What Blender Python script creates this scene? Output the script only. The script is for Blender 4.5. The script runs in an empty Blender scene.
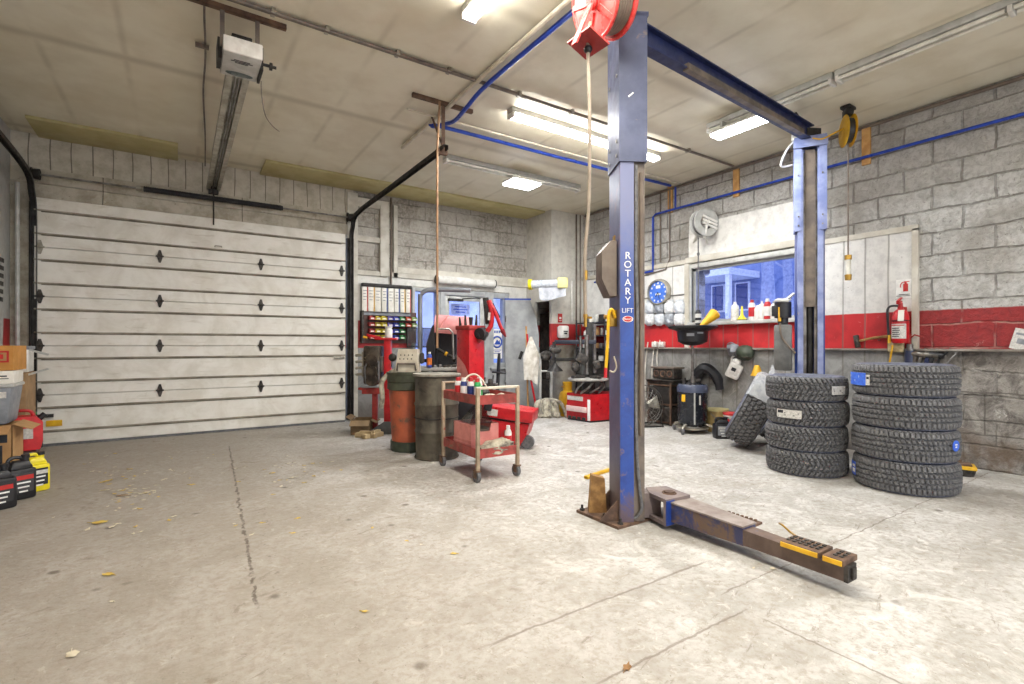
import bpy, bmesh, math, random
from mathutils import Vector as V, Matrix
rnd = random.Random(11)
C = bpy.context.scene.collection
PI = math.pi
# ---------------------------------------------------------------- survey
# the camera stands at (0,0,1.25) and looks 33.5 degrees to the right of +Y
CH = 1.25; YAW = math.radians(33.5); SN, CS = math.sin(YAW), math.cos(YAW); FX = 502.0
XR, YB, XL, YF, ZC = 6.72, 8.40, -1.70, -4.0, 3.84
def ray(x, y, d):
    u = (x-512)/FX
    return V((d*(SN+u*CS), d*(CS-u*SN), CH+d*(345-y)/FX))
def flo(x, y, z=0.0): return ray(x, y, (CH-z)*FX/(y-345))
def gw(x, y, Y=YB): u = (x-512)/FX; return ray(x, y, Y/(CS-u*SN))
def rw(x, y, X=XR): u = (x-512)/FX; return ray(x, y, X/(SN+u*CS))
# ---------------------------------------------------------------- mesh builder
def rotm(rot):
    if rot is None: return Matrix.Identity(3)
    if isinstance(rot, Matrix): return rot.to_3x3()
    if isinstance(rot, (int, float)): rot = (0, 0, rot)
    from mathutils import Euler
    return Euler([math.radians(a) for a in rot]).to_matrix()
def frame(zdir, xhint=None):
    z = V(zdir).normalized(); h = V(xhint) if xhint else (V((0,0,1)) if abs(z.z) < .95 else V((1,0,0)))
    y = z.cross(h)
    if y.length < 1e-6: y = z.cross(V((0,1,0.01)))
    y.normalize(); x = y.cross(z)
    return Matrix((x, y, z)).transposed()
def spline(pts, n=6):
    pts = [V(p) for p in pts]; out = []
    for i in range(len(pts)-1):
        p0 = pts[max(i-1,0)]; p1 = pts[i]; p2 = pts[i+1]; p3 = pts[min(i+2,len(pts)-1)]
        for k in range(n):
            t = k/n
            out.append(.5*((2*p1)+(p2-p0)*t+(2*p0-5*p1+4*p2-p3)*t*t+(3*p1-p0-3*p2+p3)*t**3))
    out.append(pts[-1]); return out
class MB:
    def __init__(s): s.v = []; s.f = []; s.m = []
    def add(s, vs, fs, mi=0, o=None, rot=None):
        b = len(s.v); R = rotm(rot); o = V(o) if o is not None else V((0,0,0))
        s.v += [R @ V(p) + o for p in vs]
        s.f += [tuple(b+i for i in f) for f in fs]; s.m += [mi]*len(fs); return s
    def box(s, c, size, rot=None, mi=0, bev=0, seg=2, taper=None):
        x, y, z = [a/2 for a in size]; t = taper or (1, 1)
        vs = [(-x,-y,-z),(x,-y,-z),(x,y,-z),(-x,y,-z),(-x*t[0],-y*t[1],z),(x*t[0],-y*t[1],z),(x*t[0],y*t[1],z),(-x*t[0],y*t[1],z)]
        fs = [(0,3,2,1),(4,5,6,7),(0,1,5,4),(1,2,6,5),(2,3,7,6),(3,0,4,7)]
        if bev:
            bm = bmesh.new(); vv = [bm.verts.new(p) for p in vs]
            for f in fs: bm.faces.new([vv[i] for i in f])
            bmesh.ops.bevel(bm, geom=bm.edges[:], offset=min(bev, .48*min(size)), segments=seg, profile=.5, affect='EDGES')
            bm.verts.index_update(); vs = [v.co.copy() for v in bm.verts]; fs = [[v.index for v in f.verts] for f in bm.faces]; bm.free()
        return s.add(vs, fs, mi, c, rot)
    def bx(s, a, b, mi=0, bev=0):
        return s.box([(p+q)/2 for p, q in zip(a, b)], [abs(q-p) for p, q in zip(a, b)], None, mi, bev)
    def cyl(s, p0, p1, r0, r1=None, seg=16, mi=0):
        r1 = r0 if r1 is None else r1; p0 = V(p0); p1 = V(p1); F = frame(p1-p0); L = (p1-p0).length
        vs = []; fs = []
        for r, z in ((r0,0),(r1,L)):
            vs += [(r*math.cos(2*PI*i/seg), r*math.sin(2*PI*i/seg), z) for i in range(seg)]
        for i in range(seg): j = (i+1)%seg; fs.append((i, j, seg+j, seg+i))
        fs.append(tuple(range(seg-1,-1,-1))); fs.append(tuple(range(seg, 2*seg)))
        return s.add(vs, fs, mi, p0, F)
    def tube(s, pts, r, seg=8, mi=0, n=0, cyc=False):
        pts = spline(pts, n) if n else [V(p) for p in pts]
        N = len(pts); rr = r if isinstance(r, (list, tuple)) else None; vs = []; fs = []; x = None
        for i, p in enumerate(pts):
            a = pts[(i-1)%N] if (cyc or i) else p; b = pts[(i+1)%N] if (cyc or i < N-1) else p
            t = (b-a).normalized()
            if x is None: x = frame(t).col[0].copy()
            x = (x - t*x.dot(t)).normalized(); y = t.cross(x); q = rr[min(i*len(rr)//N, len(rr)-1)] if rr else r
            vs += [p + x*q*math.cos(2*PI*k/seg) + y*q*math.sin(2*PI*k/seg) for k in range(seg)]
        for i in range(N if cyc else N-1):
            j = (i+1)%N
            for k in range(seg): l = (k+1)%seg; fs.append((i*seg+k, i*seg+l, j*seg+l, j*seg+k))
        if not cyc: fs.append(tuple(range(seg-1,-1,-1))); fs.append(tuple((N-1)*seg+k for k in range(seg)))
        return s.add(vs, fs, mi)
    def lathe(s, prof, o=(0,0,0), rot=None, seg=32, mi=0, closed=False, sc=(1,1)):
        n = len(prof); vs = []; fs = []
        for i in range(seg):
            a = 2*PI*i/seg; vs += [(r*math.cos(a)*sc[0], r*math.sin(a)*sc[1], z) for r, z in prof]
        for i in range(seg):
            j = (i+1)%seg
            for k in range(n if closed else n-1):
                l = (k+1)%n; fs.append((i*n+k, j*n+k, j*n+l, i*n+l))
        if not closed:
            if prof[0][0] > 1e-5: fs.append(tuple(i*n for i in range(seg-1,-1,-1)))
            if prof[-1][0] > 1e-5: fs.append(tuple(i*n+n-1 for i in range(seg)))
        return s.add(vs, fs, mi, o, rot)
    def prism(s, poly, h, o=(0,0,0), rot=None, mi=0):
        n = len(poly); vs = [(x, y, 0) for x, y in poly]+[(x, y, h) for x, y in poly]
        fs = [(i, (i+1)%n, n+(i+1)%n, n+i) for i in range(n)]+[tuple(range(n-1,-1,-1)), tuple(range(n, 2*n))]
        return s.add(vs, fs, mi, o, rot)
    def ell(s, c, r, seg=16, rot=None, mi=0, wob=0):
        r = (r,)*3 if isinstance(r, (int, float)) else r; h = seg//2; vs = []; fs = []
        for i in range(h+1):
            t = PI*i/h
            for j in range(seg):
                p = 2*PI*j/seg; k = 1+wob*math.sin(3*p+2*t)*math.sin(t)*math.cos(5*t+p)
                vs.append((r[0]*k*math.sin(t)*math.cos(p), r[1]*k*math.sin(t)*math.sin(p), r[2]*k*math.cos(t)))
        for i in range(h):
            for j in range(seg): k = (j+1)%seg; fs.append((i*seg+j, (i+1)*seg+j, (i+1)*seg+k, i*seg+k))
        return s.add(vs, fs, mi, c, rot)
    def torus(s, c, R_, r, rot=None, seg=32, ts=10, mi=0):
        return s.lathe([(R_+r*math.cos(2*PI*k/ts), r*math.sin(2*PI*k/ts)) for k in range(ts)], c, rot, seg, mi, True)
    def quad(s, a, b, c, d, mi=0): return s.add([a, b, c, d], [(0,1,2,3)], mi)
    def text(s, body, size, o, right, up, ext=.0008, mi=0, align='CENTER'):
        cu = bpy.data.curves.new('t', 'FONT'); cu.body = body; cu.size = size; cu.extrude = ext; cu.align_x = align; cu.align_y = 'CENTER'; cu.resolution_u = 3
        ob = bpy.data.objects.new('t', cu); C.objects.link(ob); dg = bpy.context.evaluated_depsgraph_get()
        me = ob.evaluated_get(dg).to_mesh(); vs = [v.co.copy() for v in me.vertices]; fs = [tuple(p.vertices) for p in me.polygons]
        ob.evaluated_get(dg).to_mesh_clear(); bpy.data.objects.remove(ob); bpy.data.curves.remove(cu)
        r = V(right).normalized(); u = V(up).normalized()
        return s.add(vs, fs, mi, o, Matrix((r, u, r.cross(u))).transposed())
ORG = {}
def build(name, mb, mats, parent=None, loc=None, rotz=0, world=False, smooth=True, ang=35):
    """one mesh object; world=True: the vertices are world coordinates and are moved to the parent's / loc's frame"""
    off = V((0,0,0))
    if world:
        if parent is not None: off = ORG[parent.name]
        elif loc is not None: off = V(loc)
    me = bpy.data.meshes.new(name); me.from_pydata([tuple(p-off) for p in mb.v], [], mb.f)
    mats = mats if isinstance(mats, (list, tuple)) else [mats]
    for m in mats: me.materials.append(m)
    me.polygons.foreach_set('material_index', mb.m)
    bm = bmesh.new(); bm.from_mesh(me); bmesh.ops.recalc_face_normals(bm, faces=bm.faces[:])
    if smooth:
        a = math.radians(ang)
        for f in bm.faces: f.smooth = True
        for e in bm.edges: e.smooth = len(e.link_faces) == 2 and e.calc_face_angle(0) < a
    bm.to_mesh(me); bm.free()
    o = bpy.data.objects.new(name, me); C.objects.link(o)
    o.parent = parent
    if loc is not None: o.location = loc
    o.rotation_euler = (0, 0, math.radians(rotz))
    ORG[o.name] = (ORG[parent.name] if parent is not None else V((0,0,0))) + (V(loc) if loc is not None else V((0,0,0)))
    return o
def tag(o, label, cat, group=None, kind=None):
    o['label'] = label; o['category'] = cat
    if group: o['group'] = group
    if kind: o['kind'] = kind
    return o
def thing(name, label, cat, loc=(0,0,0), rotz=0, group=None):
    o = bpy.data.objects.new(name, None); C.objects.link(o); o.location = loc; o.empty_display_size = .1
    o.rotation_euler = (0, 0, math.radians(rotz)); ORG[o.name] = V(loc)
    return tag(o, label, cat, group)
def solo(name, mb, mats, label, cat, loc, rotz=0, group=None, world=False, **k):
    return tag(build(name, mb, mats, None, loc, rotz, world, **k), label, cat, group)
def struct(name, mb, mats, parent=None, **k):
    o = build(name, mb, mats, parent, **k)
    if parent is None: o['kind'] = 'structure'
    return o
def dup(root, loc, rotz=0, label=None, group=None):
    r = root.copy(); C.objects.link(r); r.location = loc; r.rotation_euler = (0, 0, math.radians(rotz))
    if label: r['label'] = label
    if group: r['group'] = group
    for ch in list(root.children):
        c = ch.copy(); C.objects.link(c); c.parent = r
        for g in list(ch.children):
            d = g.copy(); C.objects.link(d); d.parent = c
    return r
# ---------------------------------------------------------------- materials
def lin(c):
    return tuple((x/255/12.92 if x/255 <= .04045 else ((x/255+.055)/1.055)**2.4) for x in c)+(1,)
class NT:
    def __init__(s, name):
        s.m = bpy.data.materials.new(name); s.m.use_nodes = True; s.t = s.m.node_tree; s.t.nodes.clear()
        s.out = s.n('ShaderNodeOutputMaterial'); s.b = s.n('ShaderNodeBsdfPrincipled'); s.t.links.new(s.b.outputs[0], s.out.inputs[0])
        s.co = s.n('ShaderNodeTexCoord').outputs['Object']
    def n(s, typ, **k):
        n = s.t.nodes.new(typ)
        for a, b in k.items(): setattr(n, a, b)
        return n
    def put(s, sock, val):
        if hasattr(val, 'is_linked') or isinstance(val, bpy.types.NodeSocket): s.t.links.new(val, sock)
        else: sock.default_value = val
    def noise(s, scale=5, detail=4, rough=.6, co=None, dist=0):
        n = s.n('ShaderNodeTexNoise'); n.inputs['Scale'].default_value = scale; n.inputs['Detail'].default_value = detail
        n.inputs['Roughness'].default_value = rough; n.inputs['Distortion'].default_value = dist
        s.t.links.new(co or s.co, n.inputs['Vector']); return n.outputs['Fac']
    def ramp(s, f, a, b, lo=0, hi=1):
        n = s.n('ShaderNodeMapRange'); n.clamp = True; n.interpolation_type = 'SMOOTHSTEP'
        for i, x in zip((1,2,3,4), (a, b, lo, hi)): n.inputs[i].default_value = x
        s.put(n.inputs[0], f); return n.outputs[0]
    def math(s, op, a, b=0, c=0):
        n = s.n('ShaderNodeMath', operation=op); s.put(n.inputs[0], a); s.put(n.inputs[1], b); s.put(n.inputs[2], c); return n.outputs[0]
    def mix(s, f, a, b, mode='MIX'):
        n = s.n('ShaderNodeMix', data_type='RGBA', blend_type=mode); n.clamp_factor = True
        s.put(n.inputs[0], f); s.put(n.inputs[6], a); s.put(n.inputs[7], b); return n.outputs[2]
    def xyz(s, co=None):
        n = s.n('ShaderNodeSeparateXYZ'); s.t.links.new(co or s.co, n.inputs[0]); return n.outputs
    def comb(s, x, y, z=0):
        n = s.n('ShaderNodeCombineXYZ')
        for i, q in enumerate((x, y, z)): s.put(n.inputs[i], q)
        return n.outputs[0]
    def bump(s, h, strength=.3, dist=.01):
        n = s.n('ShaderNodeBump'); n.inputs['Strength'].default_value = strength; n.inputs['Distance'].default_value = dist
        s.put(n.inputs['Height'], h); s.t.links.new(n.outputs[0], s.b.inputs['Normal'])
    def set(s, col=None, rough=None, metal=None, **k):
        if col is not None: s.put(s.b.inputs['Base Color'], col)
        if rough is not None: s.put(s.b.inputs['Roughness'], rough)
        if metal is not None: s.put(s.b.inputs['Metallic'], metal)
        for a, b in k.items(): s.put(s.b.inputs[a], b)
        return s.m
def mat(name, col, rough=.5, metal=0, col2=None, scale=9, lo=.35, hi=.65, bump=0, dirt=None, dirt_at=.6, dirt_w=.08, dscale=6, **k):
    """base colour mottled towards col2, optional worn/rusty/dirty patches, optional fine bump"""
    t = NT(name); a = lin(col); b = lin(col2) if col2 else tuple(x*.78 for x in a[:3])+(1,)
    c = t.mix(t.ramp(t.noise(scale, 5), lo, hi), a, b)
    if dirt: c = t.mix(t.ramp(t.noise(dscale, 8, .7, dist=.4), dirt_at, dirt_at+dirt_w), c, lin(dirt))
    if bump: t.bump(t.noise(scale*6, 4), bump, .004)
    return t.set(c, t.ramp(t.noise(scale*1.7, 3), .3, .7, max(rough-.08, .02), min(rough+.1, 1)), metal, **k)
def emit(name, col, strength):
    t = NT(name); return t.set((.8,.8,.8,1), .4, 0, **{'Emission Color': lin(col), 'Emission Strength': strength})
def glass(name, tint, mixf=.12, rough=.02):
    m = bpy.data.materials.new(name); m.use_nodes = True; t = m.node_tree; t.nodes.clear()
    o = t.nodes.new('ShaderNodeOutputMaterial'); a = t.nodes.new('ShaderNodeBsdfTransparent'); b = t.nodes.new('ShaderNodeBsdfGlossy'); x = t.nodes.new('ShaderNodeMixShader')
    a.inputs[0].default_value = lin(tint); b.inputs['Roughness'].default_value = rough; x.inputs[0].default_value = mixf
    t.links.new(a.outputs[0], x.inputs[1]); t.links.new(b.outputs[0], x.inputs[2]); t.links.new(x.outputs[0], o.inputs[0]); return m
MT = {}
MT['steel'] = mat('bare steel', (150,148,145), .38, .85, (110,106,100), dirt=(96,74,56), dirt_at=.66)
MT['galv'] = mat('galvanised steel', (176,172,160), .42, .6, (140,134,120))
MT['rust'] = mat('rusty steel', (118,92,74), .75, .15, (84,66,56), 12, bump=.3)
MT['dark'] = mat('dark grimy metal', (62,60,58), .55, .4, (40,38,36), dirt=(98,84,68), dirt_at=.66)
MT['iron'] = mat('cast iron', (82,78,74), .6, .4, (48,45,42), 20, bump=.3, dirt=(110,92,76), dirt_at=.6)
MT['black'] = mat('black plastic', (38,38,42), .42, 0, (26,26,29))
MT['rubber'] = mat('black rubber', (112,112,113), .6, 0, (88,88,90), 30, bump=.2)
MT['sidewall'] = mat('rubber sidewall', (104,108,124), .55, 0, (80,84,98), 18)
MT['white'] = mat('white plastic', (226,224,218), .45, 0, (205,202,194))
MT['paper'] = mat('paper', (236,233,224), .8, 0, (222,218,206))
MT['grey'] = mat('grey plastic', (140,144,150), .5, 0, (120,124,130))
MT['lgrey'] = mat('light grey paint', (188,188,184), .5, 0, (168,168,162))
MT['red'] = mat('red enamel', (196,30,38), .35, 0, (170,24,32), dirt=(120,52,44), dirt_at=.68)
MT['redold'] = mat('worn red paint', (168,56,52), .5, 0, (142,44,42), dirt=(112,78,62), dirt_at=.58, dirt_w=.12)
MT['pink'] = mat('faded red plastic and sheen', (218,142,134), .5, 0, (202,124,118))
MT['reel'] = mat('red enamelled reel', (206,72,68), .3, 0, (190,56,54))
MT['yellow'] = mat('yellow paint', (232,184,36), .45, 0, (212,160,28))
MT['lemon'] = mat('yellow plastic jug', (236,220,40), .38, 0, (222,204,30))
MT['blue'] = mat('worn blue paint', (44,80,164), .42, .1, (36,64,140), 7, dirt=(104,92,104), dirt_at=.63, dirt_w=.1, dscale=9)
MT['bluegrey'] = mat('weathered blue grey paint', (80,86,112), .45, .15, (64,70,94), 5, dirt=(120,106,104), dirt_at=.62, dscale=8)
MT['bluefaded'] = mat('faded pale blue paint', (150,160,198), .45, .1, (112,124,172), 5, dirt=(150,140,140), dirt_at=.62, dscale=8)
MT['navy'] = mat('navy paint', (34,46,92), .4, .1, (26,36,74), dirt=(80,72,72), dirt_at=.66)
MT['bluepipe'] = mat('blue air line', (36,72,178), .35, 0, (28,58,150))
MT['card'] = mat('cardboard', (186,146,98), .85, 0, (168,128,84), 6)
MT['wood'] = mat('weathered timber', (166,128,76), .75, 0, (126,92,52), 14, bump=.2)
MT['pine'] = mat('pine board', (206,160,98), .7, 0, (182,134,76), 10)
MT['whitewood'] = mat('grubby white painted timber', (206,202,190), .6, 0, (182,176,162), 5, dirt=(140,128,108), dirt_at=.66, dscale=5)
MT['greywood'] = mat('grey painted timber', (166,168,168), .55, 0, (146,148,148), 5, dirt=(112,108,100), dirt_at=.68)
MT['offcut'] = mat('dusty pale offcut', (190,168,128), .8, 0, (160,138,102), 10)
MT['green'] = mat('green plastic', (60,150,74), .4)
MT['cloth'] = mat('white cloth', (222,218,208), .9, 0, (188,180,166), 8, bump=.2)
MT['rag'] = mat('grey rag', (186,180,160), .95, 0, (120,114,104), 11, bump=.4)
MT['brass'] = mat('brass', (190,150,70), .35, .8)
MT['plasticbag'] = mat('translucent bag plastic', (214,218,222), .25, 0, (176,182,190), 14, bump=.5)
MT['tan'] = mat('tan plastic cover', (116,104,92), .55, 0, (100,88,78))
MT['bronze'] = mat('bronze coloured steel', (128,116,104), .5, .3, (96,88,82), 6)
MT['beige'] = mat('beige enamel', (206,198,180), .45, 0, (188,178,158))
MT['label'] = mat('printed label blue', (58,96,206), .45, 0, (70,120,224), 30)
MT['labelw'] = mat('printed label white', (214,212,206), .6, 0, (186,184,178), 60)
MT['olive'] = mat('dark green plastic', (70,78,62), .55, 0, (50,58,46))
MT['lite'] = emit('lit tube', (255,252,246), 40.0)
MT['led'] = emit('lit led panel', (246,250,255), 16.0)
MT['tubeoff'] = mat('unlit tube', (228,226,214), .35)
MT['ink'] = mat('dark print', (40,42,48), .7)
MT['inkblue'] = mat('blue print', (38,80,176), .6)
MT['inkred'] = mat('red print', (196,44,40), .6)
MT['inkwhite'] = mat('white print', (240,240,236), .6)
MT['glass'] = glass('window glass with blue cast', (222,228,250), .10)
MT['bag'] = mat('thin bag film', (232,234,236), .3, 0, (206,210,214), 14, bump=.6); MT['bag'].node_tree.nodes['Principled BSDF'].inputs['Alpha'].default_value = .5
MT['clear'] = glass('clear plastic', (206,214,214), .15, .15)
PWR = 1.0; EXPO = 0.30
# ================================================================ setting
def brick(t, u, v, bw, bh, mortar=.02, warp=.03, wscale=3):
    n1 = t.noise(wscale, 3); n2 = t.noise(wscale*1.3, 3)
    uu = t.math('MULTIPLY_ADD', t.math('SUBTRACT', n1, .5), warp, u); vv = t.math('MULTIPLY_ADD', t.math('SUBTRACT', n2, .5), warp, v)
    b = t.n('ShaderNodeTexBrick'); t.t.links.new(t.comb(uu, vv), b.inputs['Vector'])
    for k, x in (('Scale', 1), ('Mortar Size', mortar), ('Mortar Smooth', .6), ('Brick Width', bw), ('Row Height', bh), ('Bias', 0)): b.inputs[k].default_value = x
    b.inputs['Color1'].default_value = (0,0,0,1); b.inputs['Color2'].default_value = (1,1,1,1); b.inputs['Mortar'].default_value = (.5,.5,.5,1)
    return b.outputs['Fac'], b.outputs['Color']
def m_floor():
    t = NT('concrete floor'); x, y, z = t.xyz()
    big = t.noise(.55, 5, .6, dist=.4); mid = t.noise(2.6, 7, .65, dist=.6); fine = t.noise(24, 6, .7); grit = t.noise(120, 3)
    c = t.mix(t.ramp(mid, .34, .66), lin((162,159,153)), lin((193,191,188)))
    c = t.mix(t.ramp(fine, .42, .68, 0, .7), c, lin((146,138,126))); med = t.noise(9, 8, .75, dist=.5); c = t.mix(t.ramp(med, .5, .68, 0, .6), c, lin((138,130,118))); c = t.mix(t.ramp(t.noise(13, 7, .75, dist=.8), .56, .66, 0, .5), c, lin((222,219,214)))
    c = t.mix(t.ramp(big, .56, .72, 0, .5), c, lin((152,142,126)))
    # browner by the big door, paler in the lift bay: dirt and uneven light mixed into the colour
    tr = t.ramp(t.math('ADD', x, t.math('MULTIPLY', t.math('SUBTRACT', big, .5), 2.2)), .2, 2.6)
    c = t.mix(t.math('MULTIPLY', t.math('SUBTRACT', 1, tr), .55), c, lin((146,134,117)))
    c = t.mix(t.math('MULTIPLY', t.ramp(t.noise(3.1, 8, .72, dist=1.2), .54, .66), t.math('MULTIPLY', tr, .4)), c, lin((222,220,216)))
    # oil drips
    v = t.n('ShaderNodeTexVoronoi'); v.inputs['Scale'].default_value = 3.4; t.t.links.new(t.co, v.inputs['Vector'])
    sp = t.math('ADD', v.outputs['Distance'], t.math('MULTIPLY', t.math('SUBTRACT', t.noise(14, 3), .5), .12))
    spot = t.math('MULTIPLY', t.ramp(sp, .04, .13, 1, 0), t.ramp(t.noise(1.1, 2), .46, .56))
    c = t.mix(t.math('MULTIPLY', spot, .75), c, lin((86,76,64)))
    c = t.mix(t.ramp(t.noise(46, 4, .8, dist=.8), .62, .70, 0, .8), c, lin((104,93,78))); c = t.mix(t.ramp(t.noise(17, 8, .8, dist=1.4), .60, .68, 0, .65), c, lin((116,105,90))); c = t.mix(t.math('MULTIPLY', t.ramp(t.noise(1.9, 9, .78, dist=1.8), .60, .66), .5), c, lin((112,98,80)))
    # scratches and scuffs
    sc = t.noise(5, 6, .8, co=t.comb(t.math('MULTIPLY', t.math('ADD', x, t.math('MULTIPLY', y, .5)), .5), t.math('MULTIPLY', t.math('SUBTRACT', y, t.math('MULTIPLY', x, .3)), 3.2)))
    c = t.mix(t.ramp(sc, .60, .67, 0, .55), c, lin((112,100,84)))
    wob = t.math('MULTIPLY', t.math('SUBTRACT', t.noise(7, 6, .7), .5), .09)
    def seam(axis, at, lo, hi, w, amp, slope=0):
        a, b = (x, y) if axis == 'x' else (y, x)
        d = t.math('ABSOLUTE', t.math('SUBTRACT', t.math('ADD', t.math('MULTIPLY_ADD', b, slope, a), t.math('MULTIPLY', wob, amp)), at))
        k = t.math('MULTIPLY', t.ramp(d, w*.4, w, 1, 0), t.math('MULTIPLY', t.ramp(b, lo, lo+.15), t.ramp(b, hi-.15, hi, 1, 0)))
        return k
    s1 = t.math('MAXIMUM', t.math('MULTIPLY', seam('x', .19, 2.6, 7.2, .012, .9, -.045), t.ramp(t.noise(11, 5, .8), .40, .54)), t.math('MULTIPLY', seam('x', .30, 2.9, 6.5, .05, 2.4, -.045), t.ramp(t.noise(5, 6, .8), .58, .64)))
    s2 = seam('y', 1.80, 1.0, 2.6, .010, .5); s3 = seam('y', 1.37, 1.2, 2.3, .008, .5); s4 = seam('x', 2.22, -2, 1.35, .008, .5)
    s5 = seam('y', 1.52, 2.2, 6.7, .006, .8); s6 = seam('x', -.12, .3, 2.35, .010, 2.0, .10)
    sm = t.math('MAXIMUM', t.math('MAXIMUM', s2, s3), t.math('MAXIMUM', s4, t.math('MAXIMUM', s5, t.math('MULTIPLY', s6, .7))))
    c = t.mix(t.math('MULTIPLY', s1, .8), c, lin((78,66,54))); c = t.mix(t.math('MULTIPLY', sm, .6), c, lin((112,100,86)))
    h = t.math('ADD', t.math('ADD', t.math('MULTIPLY', mid, 1.3), t.math('MULTIPLY', fine, .9)), t.math('MULTIPLY', sm, -.6))
    t.bump(h, .5, .014)
    return t.set(c, t.ramp(mid, .3, .7, .55, .78))
def m_wall_right():
    t = NT('painted block wall'); x, y, z = t.xyz()
    f, bc = brick(t, y, z, .50, .245, .013, .06, 2.6)
    rough = t.noise(16, 7, .72, dist=.6); big = t.noise(1.4, 5); chip = t.noise(5, 8, .75, dist=.5)
    a = t.mix(t.ramp(rough, .36, .66), lin((216,215,211)), lin((176,174,169)))
    a = t.mix(t.ramp(big, .46, .68, 0, .7), a, lin((150,144,134)))
    a = t.mix(t.ramp(t.noise(26, 6, .8), .58, .66, 0, .8), a, lin((112,106,98)))
    a = t.mix(t.math('MULTIPLY', f, t.ramp(t.noise(6, 5), .35, .65, .25, .85)), a, lin((122,116,108)))
    up = t.ramp(t.math('ADD', z, t.math('MULTIPLY', big, .3)), 2.75, 3.2); a = t.mix(t.math('MULTIPLY', up, .3), a, lin((140,132,120)))
    r = t.mix(t.ramp(rough, .34, .7), lin((170,54,54)), lin((140,48,50))); r = t.mix(t.ramp(chip, .6, .68, 0, .8), r, lin((196,150,138))); r = t.mix(t.math('MULTIPLY', f, t.ramp(t.noise(4, 5), .4, .6, 0, .6)), r, lin((204,164,150)))
    f2, _ = brick(t, t.math('ADD', y, .3), t.math('SUBTRACT', z, .35), 1.25, .42, .01, .06, 3)
    p = t.mix(t.ramp(t.noise(6, 8, .75, dist=1), .36, .62), lin((108,102,96)), lin((168,162,154)))
    p = t.mix(t.ramp(t.noise(3.4, 9, .78, dist=1.4), .56, .66, 0, .85), p, lin((222,218,212)))
    p = t.mix(t.math('MULTIPLY', t.ramp(z, .1, .55, 1, 0), t.ramp(t.noise(4, 6), .4, .6)), p, lin((118,100,84))); p = t.mix(t.math('MULTIPLY', f2, .7), p, lin((84,78,72)))
    ze = t.math('ADD', z, t.math('MULTIPLY', t.math('SUBTRACT', rough, .5), .035))
    c = t.mix(t.ramp(ze, 1.195, 1.205), p, t.mix(t.ramp(ze, 1.615, 1.63), r, a))
    t.bump(t.math('ADD', t.math('MULTIPLY', f, -1.6), t.math('ADD', t.math('MULTIPLY', rough, 1.7), t.math('MULTIPLY', chip, 1.6))), .9, .028)
    return t.set(c, .72)
def m_wall_back():
    t = NT('bare block wall'); x, y, z = t.xyz(); u = t.math('ADD', x, y)
    f, bc = brick(t, u, t.math('SUBTRACT', z, .05), .62, .245, .014, .06, 2.4)
    rough = t.noise(15, 8, .75, dist=.6); big = t.noise(1.6, 5)
    a = t.mix(t.ramp(rough, .36, .64), lin((176,170,160)), lin((132,126,116))); a = t.mix(t.ramp(big, .42, .62, 0, .6), a, lin((196,192,184)))
    a = t.mix(t.ramp(t.noise(30, 6, .8), .58, .66, 0, .8), a, lin((100,94,86))); a = t.mix(t.math('MULTIPLY', f, t.ramp(t.noise(6, 5), .35, .65, .15, .75)), a, lin((104,98,90)))
    r = t.mix(t.ramp(rough, .34, .7), lin((178,48,46)), lin((140,40,40)))
    ze = t.math('ADD', z, t.math('MULTIPLY', t.math('SUBTRACT', rough, .5), .03))
    g = t.mix(t.ramp(rough, .3, .7), lin((150,150,148)), lin((120,118,114)))
    c = t.mix(t.ramp(ze, 1.2, 1.21), g, t.mix(t.ramp(ze, 1.655, 1.665), r, a))
    t.bump(t.math('ADD', t.math('MULTIPLY', f, -1.6), t.math('MULTIPLY', rough, 1.5)), .6, .02)
    return t.set(c, .75)
def m_panel(name, per, zlo=1.2, zhi=1.62, white=(222,221,217), grey=(158,157,153), red=(192,42,46), axis='y'):
    """painted boarding: grey dado, red band, off-white above, with joints every `per` metres"""
    t = NT(name); x, y, z = t.xyz(); u = y if axis == 'y' else x
    k = t.math('ABSOLUTE', t.math('SUBTRACT', t.math('FRACT', t.math('DIVIDE', t.math('ADD', u, t.math('MULTIPLY', t.noise(.8, 1), .05)), per)), .5))
    j = t.ramp(k, .012/per*.5, .012/per, 1, 0) if per < 5 else 0
    rough = t.noise(9, 7, .7); big = t.noise(1.7, 5, .6, dist=.8)
    a = t.mix(t.ramp(rough, .4, .7), lin(white), lin(tuple(int(q*.9) for q in white))); a = t.mix(t.ramp(big, .52, .72, 0, .6), a, lin(tuple(int(q*.84) for q in white)))
    a = t.mix(t.ramp(t.noise(40, 3), .7, .74, 0, .6), a, lin((120,112,102)))
    r = t.mix(t.ramp(big, .4, .62), lin(red), lin(tuple(int(q*.84) for q in red))); r = t.mix(t.ramp(t.noise(13, 8, .8, dist=.5), .62, .7, 0, .65), r, lin((214,150,144)))
    g = t.mix(t.ramp(t.noise(3.5, 8, .75, dist=1), .36, .66), lin(grey), lin(tuple(int(q*.76) for q in grey))); g = t.mix(t.ramp(t.noise(5, 8, .75, dist=1.5), .6, .7, 0, .7), g, lin((206,204,198)))
    g = t.mix(t.math('MULTIPLY', t.ramp(z, .05, .5, 1, 0), .45), g, lin((112,98,84)))
    ze = t.math('ADD', z, t.math('MULTIPLY', t.math('SUBTRACT', rough, .5), .012))
    c = t.mix(t.ramp(ze, zlo-.005, zlo+.005), g, t.mix(t.ramp(ze, zhi-.005, zhi+.005), r, a))
    c = t.mix(t.math('MULTIPLY', j, .55), c, lin((110,104,96)))
    t.bump(t.math('ADD', t.math('MULTIPLY', j, -2), t.math('ADD', t.math('MULTIPLY', rough, .5), big)), .35, .012)
    return t.set(c, .5)
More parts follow.
